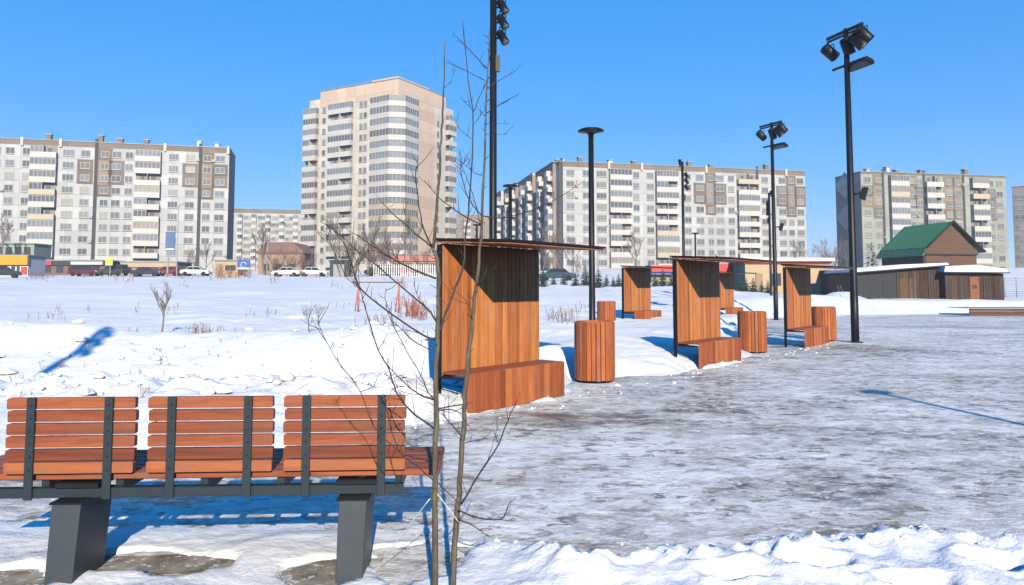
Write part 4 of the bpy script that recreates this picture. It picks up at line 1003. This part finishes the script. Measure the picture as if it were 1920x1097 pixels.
weeds('dry_weeds', [(90, 600, 40, 16, 10), (230, 560, 50, 12, 12), (500, 590, 50, 14, 12), (60, 560, 40, 12, 10), (640, 570, 40, 14, 12), (300, 660, 60, 14, 12), (120, 690, 50, 16, 12), (430, 660, 50, 12, 10), (540, 650, 40, 14, 10), (62, 638, 30, 22, 16), (130, 633, 22, 18, 10), (178, 636, 25, 22, 16), (210, 637, 22, 26, 16), (245, 633, 22, 20, 12), (355, 636, 22, 22, 20), (378, 632, 24, 26, 34), (400, 634, 20, 20, 16), (425, 634, 26, 16, 10),
    (108, 584, 8, 14, 4), (166, 584, 10, 14, 4), (256, 586, 8, 14, 4), (140, 610, 12, 10, 5), (320, 590, 14, 18, 5), (350, 567, 26, 7, 6), (415, 556, 20, 20, 10), (455, 556, 22, 18, 8), (515, 560, 18, 20, 8), (590, 548, 30, 10, 8), (560, 545, 30, 10, 8),
    (270, 738, 26, 36, 16), (285, 725, 18, 30, 10), (160, 728, 40, 20, 16), (40, 742, 40, 24, 20), (365, 720, 24, 22, 8), (690, 612, 40, 22, 18), (720, 612, 26, 24, 14), (1040, 600, 26, 24, 24), (1062, 604, 18, 26, 18), (1085, 585, 30, 14, 10),
    (585, 700, 20, 10, 6), (640, 690, 22, 12, 6), (780, 655, 20, 16, 8), (1600, 566, 60, 10, 14), (1480, 566, 60, 10, 10)], M_dry, 4, '')
weeds('rusty_weeds', [(412, 556, 10, 26, 14), (430, 554, 14, 22, 14), (462, 552, 10, 22, 10), (437, 548, 20, 18, 10), (770, 590, 22, 34, 50), (785, 596, 22, 30, 40), (757, 572, 14, 22, 20), (80, 522, 60, 10, 16), (330, 522, 60, 10, 16)], M_rust, 5, '')
# red metal frame in the field
M_red = plain('red_paint', (0.46, 0.13, 0.11), 0.6, 0.3, 4)
d_ = 27.5; fa = D(672, 560, d_); fb = D(748, 560, d_ + .8); za = gz(fa.x, d_)
ft = empty('metal_frame', (fa.x, fa.y, za), math.atan2(fb.y - fa.y, fb.x - fa.x), 'red metal frame with thin crossbar standing in the snowfield beside rusty weeds', 'frame'); Lf = (fb - fa).length
for x in (0, Lf):
    mb = MB(); mb.tube([(x, 0, -.3), (x, 0, 1.13)], 0.036, 8); mb.tube([(x, .5, -.3), (x, .03, .9)], 0.018, 6); mb.build('post', M_red, ft)
mb = MB(); mb.tube([(-.25, 0, 1.10), (Lf + .12, 0, 1.10)], 0.024, 8); mb.build('crossbar', M_dry, ft)

# ------------------------------------------------------------------ street: cars, stalls, kiosks, signs
def paint(name, c, r=0.3): return plain(name, c, r, 0.08, 1, spec=0.6)
M_tyre = plain('tyre', (0.015, 0.015, 0.016), 0.9); M_glz = glass('car_glass', (0.03, 0.035, 0.04), 0.08); M_hl = plain('lamp_lens', (0.6, 0.6, 0.58), 0.2); M_tl = plain('tail_lens', (0.35, 0.02, 0.02), 0.3)
CARS = {'sedan': ([(-2.1, .35), (-2.15, .75), (-1.95, .92), (-1.25, .98), (1.05, .95), (1.9, .82), (2.12, .6), (2.1, .32)], [(-1.35, .97), (-.85, 1.38), (.45, 1.4), (1.15, .95)]),
        'wagon': ([(-2.2, .4), (-2.25, .9), (-2.15, 1.05), (1.0, 1.05), (1.95, .95), (2.2, .7), (2.18, .38)], [(-2.1, 1.05), (-1.85, 1.68), (.3, 1.7), (1.05, 1.05)]),
        'van': ([(-2.4, .4), (-2.45, 1.2), (1.6, 1.2), (2.3, 1.05), (2.45, .7), (2.4, .38)], [(-2.42, 1.2), (-2.35, 2.15), (1.0, 2.15), (1.65, 1.2)])}
def car(kind, c, loc, rz, label):
    body, cab = CARS[kind]; t = empty('parked_car' if kind != 'van' else 'parked_van', loc, rz, label, 'car' if kind != 'van' else 'van', 'cars parked along the street')
    m = paint('car_paint', c); hw = .86
    def loft(poly, w0, w1, zlo, zhi, mi, mb):
        n_ = len(poly); vs = []
        for sgn in (-1, 1):
            for x, z in poly: k = (z - zlo) / max(.01, zhi - zlo); vs.append((x, sgn * (w0 + (w1 - w0) * k), z))
        mb.add(vs, [tuple(range(n_)), tuple(range(n_, 2 * n_))[::-1]] + [(i, i + n_, (i + 1) % n_ + n_, (i + 1) % n_) for i in range(n_)], mi)
    mb = MB(); loft(body, hw * .96, hw, .3, 1.0, 0, mb); b = mb.build('body', m, t); bv = b.modifiers.new('soft', 'BEVEL'); bv.width = .06; bv.segments = 2
    zl, zh = cab[0][1], cab[1][1]
    mb = MB(); loft(cab, hw * .93, hw * .72, zl, zh, 0, mb); mb.build('windows', M_glz, t)
    mb = MB(); mb.box(cab[1][0] - .03, cab[2][0] + .03, -hw * .74, hw * .74, zh - .02, zh + .05); mb.build('roof', m, b)
    mb = MB()
    for (a, c_) in ((cab[0], cab[1]), (cab[3], cab[2]), (((cab[1][0] + cab[2][0]) / 2, zl), ((cab[1][0] + cab[2][0]) / 2, zh))):
        for sg in (-1, 1): mb.tube([(a[0], sg * hw * .94, a[1]), (c_[0], sg * hw * .73, c_[1])], .045, 4)
    mb.build('pillar', m, b)
    for x in (body[0][0] + .75, body[-1][0] - .78):
        for sg in (-1, 1):
            mb = MB(); mb.lathe([(0, -.1), (.30, -.1), (.33, -.06), (.33, .08), (.30, .11), (.2, .11), (.18, .09), (0, .09)], 16, 0, Matrix.Translation((x, sg * (hw - .06), .33)) @ Matrix.Rotation(R(-90 * sg), 4, 'X')); mb.build('wheel', M_tyre, t)
    for sg in (-1, 1):
        mb = MB(); mb.box(body[-2][0] - .12, body[-2][0] + .0, sg * .62 - .16, sg * .62 + .16, .62, .76); mb.build('headlight', M_hl, t)
        mb = MB(); mb.box(body[1][0] - .0, body[1][0] + .1, sg * .66 - .12, sg * .66 + .12, .68, .86); mb.build('tail_light', M_tl, t)
    return t
for kind, c, px, d, rz, lb in (('wagon', (.05, .055, .065), 213, 112, 2.9, 'dark grey wagon parked under the yellow sign'), ('sedan', (.02, .025, .05), 276, 111, .1, 'dark blue car parked beside the billboard post'), ('sedan', (.25, .03, .04), 316, 114, 3.1, 'dark red car partly behind the billboard post'), ('sedan', (.72, .72, .72), 368, 110, .05, 'white car parked between the billboard and the blue street sign'),
    ('sedan', (.74, .74, .73), 538, 109, 3.1, 'white car parked in front of the pink shrub'), ('sedan', (.68, .68, .7), 588, 111, .1, 'white car beside the other white car, near the pale kiosk post'), ('sedan', (.4, .04, .05), 762, 112, 0, 'red car before the picket fence at the tower'), ('wagon', (.03, .03, .035), 712, 111, 3.0, 'black car by the fence before the tower'),
    ('wagon', (.02, .022, .03), 4, 98, .5, 'black car half out of the picture beside a snow heap'), ('sedan', (.03, .06, .08), 1044, 84, 3.0, 'dark teal car behind the first little spruces'), ('wagon', (.10, .02, .025), 160, 114, 0, 'maroon car in front of the low shop row'), ('sedan', (.55, .55, .57), 955, 96, .2, 'silver car at the foot of the stepped block behind the big shelter'), ('wagon', (.05, .05, .06), 1208, 92, .1, 'dark car between the far lone shelter and the red awning')):
    p = on(px, d, 0.0, 515); car(kind, c, p, rz, lb)
def blockbox(name, label, cat, px0, px1, py0, py1, d, dp, mat, roofmat=None, extra=None):
    """small street building: wall, roof, door, windows; fronts face the road"""
    a = D(px0, py1, d); b = D(px1, py1, d); zt = D((px0 + px1) / 2, py0, d).z; zb = gz((a.x + b.x) / 2, d) - .1; w_ = b.x - a.x; h_ = zt - zb
    t = empty(name, (a.x, d, zb), 0, label, cat); mb = MB(); mb.box(0, w_, 0, dp, -.3, h_); mb.build('wall', mat, t)
    mb = MB(); mb.box(-.15, w_ + .15, -.2, dp + .15, h_, h_ + .18); rf = mb.build('roof', roofmat or M_pipe, t)
    return t, w_, h_
M_orange = plain('orange_board', (0.75, 0.33, 0.03), .6, .1); M_redb = plain('red_board', (0.62, 0.06, 0.06), .6, .15); M_blueb = plain('blue_board', (0.05, 0.12, 0.45), .5, .15); M_maroon = plain('maroon_wall', (0.20, 0.12, 0.105), .8, .3, .8)
M_yel = plain('yellow_board', (0.75, 0.6, 0.02), .5); M_wht = plain('white_board', (0.72, 0.72, 0.74), .6, .06); M_beigew = plain('beige_render', (0.50, 0.38, 0.25), .85, .12, 1.5); M_brick = plain('brown_render', (0.34, 0.24, 0.18), .9, .2, .8); M_dkglass = glass('shop_glass', (.05, .055, .065), .15)
def fit(t, name, mat, x0, x1, z0, z1, pr=.08, parent=None):
    mb = MB(); mb.box(x0, x1, -pr, -.004, z0, z1); return mb.build(name, mat, parent or t)
t, w_, h_ = blockbox('market_stall', 'orange topped stall with red and white front at the picture edge', 'stall', -40, 52, 480, 518, 108, 4, M_wht)
fit(t, 'signboard', M_orange, -.1, w_ + .1, h_ - 1.3, h_ + .1, .4); fit(t, 'front_panel', M_redb, .1, w_ * .62, .2, 1.4); fit(t, 'front_panel', M_redb, w_ * .86, w_ - .1, .3, 1.4); fit(t, 'window', M_dkglass, w_ * .66, w_ * .74, .7, 1.5, .05); fit(t, 'window', M_dkglass, w_ * .77, w_ * .83, .7, 1.5, .05)
t, w_, h_ = blockbox('shop_row', 'long low shop row with maroon walls and a white stripe under the pale block', 'shops', 54, 196, 489, 516, 121, 6, M_maroon)
fit(t, 'fascia', M_joint, 0, w_, h_ - .75, h_ - .02, .25); fit(t, 'white_stripe', M_wht, w_ * .56, w_ * .98, h_ - .62, h_ - .15, .3); fit(t, 'fascia_sign', M_redb, w_ * .02, w_ * .3, h_ - .7, h_ - .1, .3)
for k in range(6): fit(t, 'shop_window', M_dkglass, w_ * (.04 + .16 * k), w_ * (.13 + .16 * k), .5, 1.7)
t, w_, h_ = blockbox('shop_row', 'low brown shop with dark awning behind the dark blue car', 'shops', 226, 330, 492, 516, 123, 6, M_brick)
fit(t, 'fascia', M_beigew, 0, w_, h_ - .8, h_ - .05, .2)
for k in range(4): fit(t, 'shop_window', M_dkglass, w_ * (.05 + .24 * k), w_ * (.2 + .24 * k), .4, 1.5)
t, w_, h_ = blockbox('kiosk', 'beige street kiosk behind the blue street sign', 'kiosk', 402, 446, 489, 517, 114, 3, M_beigew); fit(t, 'door', M_brick, w_ * .1, w_ * .3, .1, 1.9); fit(t, 'window', M_dkglass, w_ * .45, w_ * .9, .9, 1.7)
t, w_, h_ = blockbox('low_house', 'low brown roofed house behind the pink shrubs', 'house', 484, 566, 476, 516, 128, 8, M_brick, M_maroon)
mb = MB(); mb.prism([(-.4, h_ + .19), (w_ + .4, h_ + .19), (w_ * .8, h_ + 2.0), (w_ * .2, h_ + 2.0)], -.3, 8.3); mb.build('roof', M_maroon, t)
for k in range(3): fit(t, 'window', M_dkglass, w_ * (.1 + .3 * k), w_ * (.25 + .3 * k), .9, 2.0)
t, w_, h_ = blockbox('gatehouse', 'grey metal gate box beside a pale post before the tower', 'gatehouse', 618, 652, 488, 518, 108, 2.5, M_steelg); fit(t, 'door', M_pipe, w_ * .2, w_ * .8, .1, 1.9)
t, w_, h_ = blockbox('shop', 'low shop with pinkish red fascia at the foot of the tower', 'shop', 735, 822, 478, 516, 132, 6, M_brick); fit(t, 'fascia', plain('faded_red_board', (.55, .2, .17), .7), 0, w_, h_ - 1.1, h_ - .1, .3)
for k in range(4): fit(t, 'shop_window', M_dkglass, w_ * (.05 + .24 * k), w_ * (.2 + .24 * k), .4, 2)
# picket fence
fa = on(700, 105, 0, 510); fb = on(824, 105, 0, 510); ft = empty('picket_fence', fa, 0, 'pale picket fence before the low shop at the tower', 'fence'); W_ = fb[0] - fa[0]; mb = MB()
for k in range(int(W_ / .32)): mb.box(k * .32, k * .32 + .13, -.02, .02, -.6, 1.7)
mb.build('pickets', M_wht, ft); mb = MB()
for z in (.4, 1.3): mb.box(0, W_, .021, .07, z, z + .1)
mb.build('rail', M_pipe, ft)
# billboard, street signs, thin street poles
def signpost(name, label, px, d, py_top, r, board=None, cat='sign', bmat=None, bpx=None):
    p = on(px, d, 0, 515); h_ = D(px, py_top, d).z - p[2]; t = empty(name, p, 0, label, cat)
    mb = MB(); mb.lathe([(r, -.4), (r, .3), (r * .7, h_), (0, h_ + .02)], 10); mb.build('post', M_pipe, t)
    if bpx:
        x0, x1, y0, y1 = bpx; X0 = D(x0, y0, d).x - p[0]; X1 = D(x1, y0, d).x - p[0]; Z1_ = D(px, y0, d).z - p[2]; Z0_ = D(px, y1, d).z - p[2]
        mb = MB(); mb.rbox(X0, X1, -.25, -.1, Z0_, Z1_, .03); b = mb.build('board', bmat, t); mb = MB(); mb.box(X0 + .08, X1 - .08, -.262, -.252, Z0_ + .08, Z0_ + .3); mb.build('board_edge', M_wht, b)
    return t
M_bill = plain('billboard_blue', (0.10, 0.16, 0.30), .5, .35, .8)
signpost('billboard', 'blue grey billboard on a post before the long pale block', 314, 106, 468, .14, bmat=M_bill, bpx=(312, 330, 435, 470), cat='billboard')
signpost('shop_sign', 'round topped yellow sign over the dark grey wagon', 206, 110, 492, .08, bmat=M_yel, bpx=(199, 213, 485, 498))
p_ = signpost('street_sign', 'blue square street sign with pale ring beside the beige kiosk', 457, 104, 506, .05, bmat=M_blueb, bpx=(446, 470, 488, 506))
mb = MB(); c_ = D(458, 497, 104); mb.tube([Vector((c_.x - p_.location.x, -.28, c_.z - p_.location.z)) + Vector((math.cos(a * .35), 0, math.sin(a * .35))) * .38 for a in range(0, 17)], .06, 5); mb.build('ring_mark', M_wht, p_)
gl = 'thin street lamp posts along the road'
for px, py, d in ((331, 388, 112), (500, 425, 116), (590, 440, 118), (1122, 430, 108)):
    t = signpost('street_lamp', 'thin grey street lamp post standing along the road among the bare trees', px, d, py, .09, cat='street lamp'); t['group'] = gl
    h_ = D(px, py, d).z - t.location.z; mb = MB(); mb.tube([(0, 0, h_ - .05), (.3, -.2, h_ + .25), (1.3, -.9, h_ + .4)], .05, 6); mb.box(1.1, 1.8, -1.15, -.85, h_ + .36, h_ + .48); mb.build('lamp_head', M_pipe, t)
# green awning strip by the edge
t, w_, h_ = blockbox('storefront', 'grey storefront with a thin green roof strip behind the orange stall', 'shop', -30, 62, 458, 515, 134, 5, M_facg, plain('green_strip', (.10, .30, .16), .6))
for k in range(5): fit(t, 'shop_window', M_dkglass, w_ * (.04 + .19 * k), w_ * (.17 + .19 * k), h_ - 2.4, h_ - .5)
# stalls beyond the shelters
t, w_, h_ = blockbox('market_stall', 'stall with red awning and blue band beside the far lone shelter', 'stall', 1222, 1268, 500, 545, 76, 2.5, M_beigew); fit(t, 'awning', M_redb, -.1, w_ * 1.0, h_ - .55, h_ + .1, .7); fit(t, 'blue_band', M_blueb, -.05, w_ * .8, h_ - .85, h_ - .56, .5); fit(t, 'counter_window', M_dkglass, w_ * .2, w_ * .8, .8, 1.5)
t, w_, h_ = blockbox('market_stall', 'stall with bright red signboard showing past the second shelter', 'stall', 1346, 1412, 496, 550, 72, 3, M_pipe); fit(t, 'signboard', plain('bright_red_board', (.8, .05, .05), .6, .05), -.05, w_ * .66, h_ - .95, h_ + .05, .3)
t, w_, h_ = blockbox('kiosk', 'long beige kiosk with snow on its flat roof behind the third shelter', 'kiosk', 1398, 1557, 494, 552, 68, 5, M_beigew, M_redb)
mb = MB(); mb.box(-.3, w_ + .3, -.5, 5.2, h_ + .19, h_ + .5); mb.build('roof_snow', M_snow, t); fit(t, 'window', M_dkglass, w_ * .3, w_ * .42, .9, 2); fit(t, 'door', M_brick, w_ * .12, w_ * .2, .1, 2)
t, w_, h_ = blockbox('lean_to', 'dark open lean-to between the beige kiosk and the black walled shed', 'shed', 1558, 1606, 510, 556, 66, 3, M_joint, M_dry); fit(t, 'blue_tarp', M_blueb, .1, w_ * .5, .1, .9, .2); fit(t, 'window', M_pipe, w_ * .25, w_ * .75, 1.3, 1.95, .05)

# ------------------------------------------------------------------ board sheds and the green roofed house
M_board = wood('old_boards', (0.075, 0.047, 0.035), stretch=(7, 7, .6), var=.5, rough=.85); M_bbrown = wood('gable_boards', (0.14, 0.08, 0.052), stretch=(.6, .6, 9), var=.25, rough=.85)
M_tarp = plain('black_sheet', (0.02, 0.021, 0.026), .7, .4, 2); M_green = plain('green_sheet_metal', (0.026, 0.15, 0.066), .5, .15, 1.2); M_greend = plain('dark_green_sheet', (0.02, 0.10, 0.055), .5, .2, 1.2); M_ord = wood('orange_boards', (0.27, 0.11, 0.06), rough=.8)
def boards(mb, x0, x1, z0, z1, w_, y=-.05, z1b=None):
    n_ = max(1, int((x1 - x0) / w_))
    for k in range(n_):
        a = x0 + (x1 - x0) * k / n_; b = x0 + (x1 - x0) * (k + 1) / n_; zt = z1 + ((z1b if z1b is not None else z1) - z1) * (k + .5) / n_
        mb.box(a + .008, b - .008, y + rnd.uniform(-.012, .006), -.001, z0 + rnd.uniform(0, .05), zt + rnd.uniform(-.03, 0))
def shed(label, px0, px1, d, pyb, py_l, py_r, dp, split, seed, snow_over):
    a = D(px0, pyb, d); b = D(px1, pyb, d); zb = a.z; w_ = b.x - a.x; hl = D(px0, py_l, d).z - zb; hr = D(px1, py_r, d).z - zb
    t = empty('board_shed', (a.x, d, zb), 0, label, 'shed', 'board sheds by the green roofed house')
    mb = MB(); mb.prism([(0, -.4), (w_, -.4), (w_, hr), (0, hl)], 0, dp); mb.build('wall', M_tarp, t)
    mb = MB(); boards(mb, split * w_, w_, 0, hl + (hr - hl) * split, .22, -.05, hr); mb.build('boarding', M_board, t)
    if split > .05:
        mb = MB(); boards(mb, 0, split * w_ - .05, .05, hl, .9, -.03, hl + (hr - hl) * split); mb.build('black_panels', M_tarp, t)
    n_ = max(2, int(w_ * (1 - split) / 1.15))
    for k in range(n_ + 1): mb = MB(); x = split * w_ + (w_ * (1 - split)) * k / n_; mb.box(x - .05, x + .05, -.10, -.064, -.05, hl + (hr - hl) * (x / w_) - .02); mb.build('post', M_joint, t)
    ang = math.atan2(hr - hl, w_)
    mb = MB(); mb.prism([(-.35, hl - .03), (w_ + .3, hr + .02), (w_ + .3, hr + .10), (-.35, hl + .06)], -.5, dp + .3); rf = mb.build('roof', M_joint, t)
    mb = MB(); mb.prism([(-.3, hl + .061), (w_ + .2, hr + .101), (w_ + .1, hr + .2 * snow_over + .1), (w_ * .5, (hl + hr) / 2 + .5 * snow_over), (-.2, hl + .38 * snow_over)], -.42, dp + .2); mb.build('roof_snow', M_snow, rf)
    return t, w_, hl
t, w_, h_ = shed('low shed with black wall, brown boards at one end and slanting snowy roof', 1604, 1772, 60.5, 566, 512, 499, 5, .47, 1, .8)
fit(t, 'door', M_bbrown, w_ * .50, w_ * .58, .15, 1.9, .075); fit(t, 'door', M_bbrown, w_ * .6, w_ * .68, .15, 1.9, .075)
t, w_, h_ = shed('brown board shed with an orange door under a thick snowy roof', 1774, 1881, 59.8, 567, 511, 513, 6, 0, 2, 1.3)
fit(t, 'door', M_ord, w_ * .42, w_ * .58, .05, 2.05, .085); fit(t, 'door_hatch', M_joint, w_ * .46, w_ * .54, 1.1, 1.4, .1)
PL = Vector((40.2, 72.0)); hz0 = gz(40, 72) - .1
hs_ = empty('gambrel_house', (PL.x, PL.y, hz0), R(10.4), 'wooden house with green gambrel roof and brown gable behind the board sheds', 'house')
zE = 5.34 - hz0; zA = 7.95 - hz0; zK = 4.45 - hz0; W, LN = 5.95, 6.15
mb = MB(); mb.box(.12, W - .12, 0.05, LN, -.3, zK + .3); mb.build('wall', M_bbrown, hs_)
mb = MB(); mb.prism([(.02, zK + .31), (W - .02, zK + .31), (W + .02, zE - .25), (W * .82, zE + .62), (W * .5, zA - .12), (W * .18, zE + .62), (.0, zE - .05)], -.05, .05); mb.build('gable', M_bbrown, hs_)
def roofplane(p, q, mat, name, t_=.09, ov=.45):
    mb = MB(); (x0, z0), (x1, z1) = p, q; nx_, nz_ = -(z1 - z0), (x1 - x0); l_ = math.hypot(nx_, nz_); nx_, nz_ = nx_ / l_ * t_, nz_ / l_ * t_
    mb.prism([(x0, z0), (x1, z1), (x1 + nx_, z1 + nz_), (x0 + nx_, z0 + nz_)], -ov, LN + .2)
    if mat in (M_green, M_greend):
        k = 0.0
        while k < LN: mb.prism([(x0 + nx_, z0 + nz_), (x1 + nx_, z1 + nz_), (x1 + nx_ * 1.6, z1 + nz_ * 1.6), (x0 + nx_ * 1.6, z0 + nz_ * 1.6)], k - ov + .02, k - ov + .06); k += .5
    return mb.build(name, mat, hs_)
roofplane((-.10, zE), (W * .5, zA), M_green, 'roof'); roofplane((-.62, zK + .12), (-.12, zE - .06), M_greend, 'roof_skirt')
roofplane((W * .5, zA), (W * .86, zE + .75), M_green, 'roof'); roofplane((W * .86, zE + .72), (W + .45, zE - .35), M_green, 'roof_skirt')
mb = MB()
for (p, q) in (((W * .5, zA + .1), (W * .86, zE + .82)), ((W * .86, zE + .82), (W + .47, zE - .28)), ((-.12, zE + .06), (W * .5, zA + .1))):
    mb.tube([(p[0], -.47, p[1]), (q[0], -.47, q[1])], .10, 4)
mb.build('bargeboard', M_tarp, hs_); mb = MB(); mb.box(-.15, .1, .06, LN - .1, -.3, zK + .28); mb.build('side_wall', M_tarp, hs_)
mb = MB(); mb.box(.05, W - .05, -.09, -.051, zK + .28, zK + .38); mb.build('gable_trim', M_tarp, hs_)
# timber platform edge at the far side of the ice
p = D(1817, 590, 40); q = D(1990, 592, 40)
t = empty('timber_platform', (p.x, 40, 0), R(-1), 'low timber platform along the far edge of the ice', 'platform'); mb = MB(); L_ = q.x - p.x
for k in range(3): mb.rbox(0, L_, -.03, .0, -.02 + .14 * k, .11 + .14 * k, .004)
mb.build('edge_boards', M_bbrown, t); mb = MB()
for k in range(14): mb.rbox(-.02, L_, .001 + k * .14, .135 + k * .14, .405, .435, .004)
mb.build('deck', M_dry, t)
fa = on(1885, 70, 0, 560); t = empty('wire_fence', fa, 0, 'pale wire fence at the picture edge behind the board shed', 'fence')
for k in range(9): mb = MB(); mb.tube([(k * 1.1, 0, -.3), (k * 1.1, 0, 1.9)], .04, 6); mb.build('post', M_pipe, t)
mb = MB()
for z in np.linspace(.2, 1.8, 9): mb.tube([(0, 0, z), (8.8, 0, z)], .014, 4)
mb.build('wires', M_pipe, t)

# snow clods crumbled along the ploughed edges: countless
r_ = random.Random(31); mb = MB()
def clod(p, s):
    vs = []; ring = 7; ex = r_.uniform(.8, 1.7)
    tz = [(-.6, .55), (-.1, 1.0), (.45, .75)]
    for z, r in tz:
        for k in range(ring):
            a = 6.283 * k / ring; q = r * r_.uniform(.7, 1.2); vs.append((p[0] + s * q * math.cos(a) * ex, p[1] + s * q * math.sin(a), p[2] + s * z * r_.uniform(.5, .9)))
    vs.append((p[0], p[1], p[2] + s * .75)); fs = []
    for i in range(2):
        for k in range(ring): fs.append((i * ring + k, i * ring + (k + 1) % ring, (i + 1) * ring + (k + 1) % ring, (i + 1) * ring + k))
    for k in range(ring): fs.append((2 * ring + k, 2 * ring + (k + 1) % ring, 3 * ring))
    mb.add(vs, fs, 0, r_.random() < .6)
for k in range(110):
    x = r_.uniform(-.1, 5.6); s = abs(r_.gauss(0, .014)) + .004
    y = float(np.interp(x, [-.1, .35, 1, 2, 3, 5, 6], [4.5, 4.15, 4.25, 4.45, 4.4, 4.62, 4.65])) + r_.gauss(-.08, .14); clod((x, y, max(0.0, gz(x, y)) + s * .15), s)
for k in range(200):
    x = r_.uniform(-7, -.6); y = 8.9 + .12 * (x + 5) + r_.gauss(0, .7); s = abs(r_.gauss(0, .035)) + .01; clod((x, y, gz(x, y) + s * .2), s)
for k in range(150):
    u_ = r_.uniform(-1, 15); o = r_.gauss(.0, .18); p = S0 + RD * u_ + RN * (.62 + o); s = abs(r_.gauss(0, .012)) + .005; clod((p.x, p.y, max(0, gz(p.x, p.y)) + s * .1), s)
for k in range(60):
    x = r_.uniform(-9, 0); y = 12.2 + r_.gauss(0, .8); s = abs(r_.gauss(0, .04)) + .012; clod((x, y, gz(x, y) + s * .2), s)
tag(mb.build('snow_clods', M_snow), kind='stuff')

# ------------------------------------------------------------------ thin winter haze
mh = bpy.data.materials.new('winter_haze'); mh.use_nodes = True; mh.node_tree.nodes.remove(mh.node_tree.nodes['Principled BSDF'])
pv = mh.node_tree.nodes.new('ShaderNodeVolumePrincipled'); pv.inputs['Color'].default_value = (0.86, 0.92, 1, 1); pv.inputs['Density'].default_value = 0.0007; pv.inputs['Anisotropy'].default_value = 0.0
mh.node_tree.links.new(pv.outputs[0], mh.node_tree.nodes['Material Output'].inputs['Volume'])
mb = MB(); mb.box(-440, 440, -75, 930, -1.6, 62); tag(mb.build('haze', mh), kind='stuff')
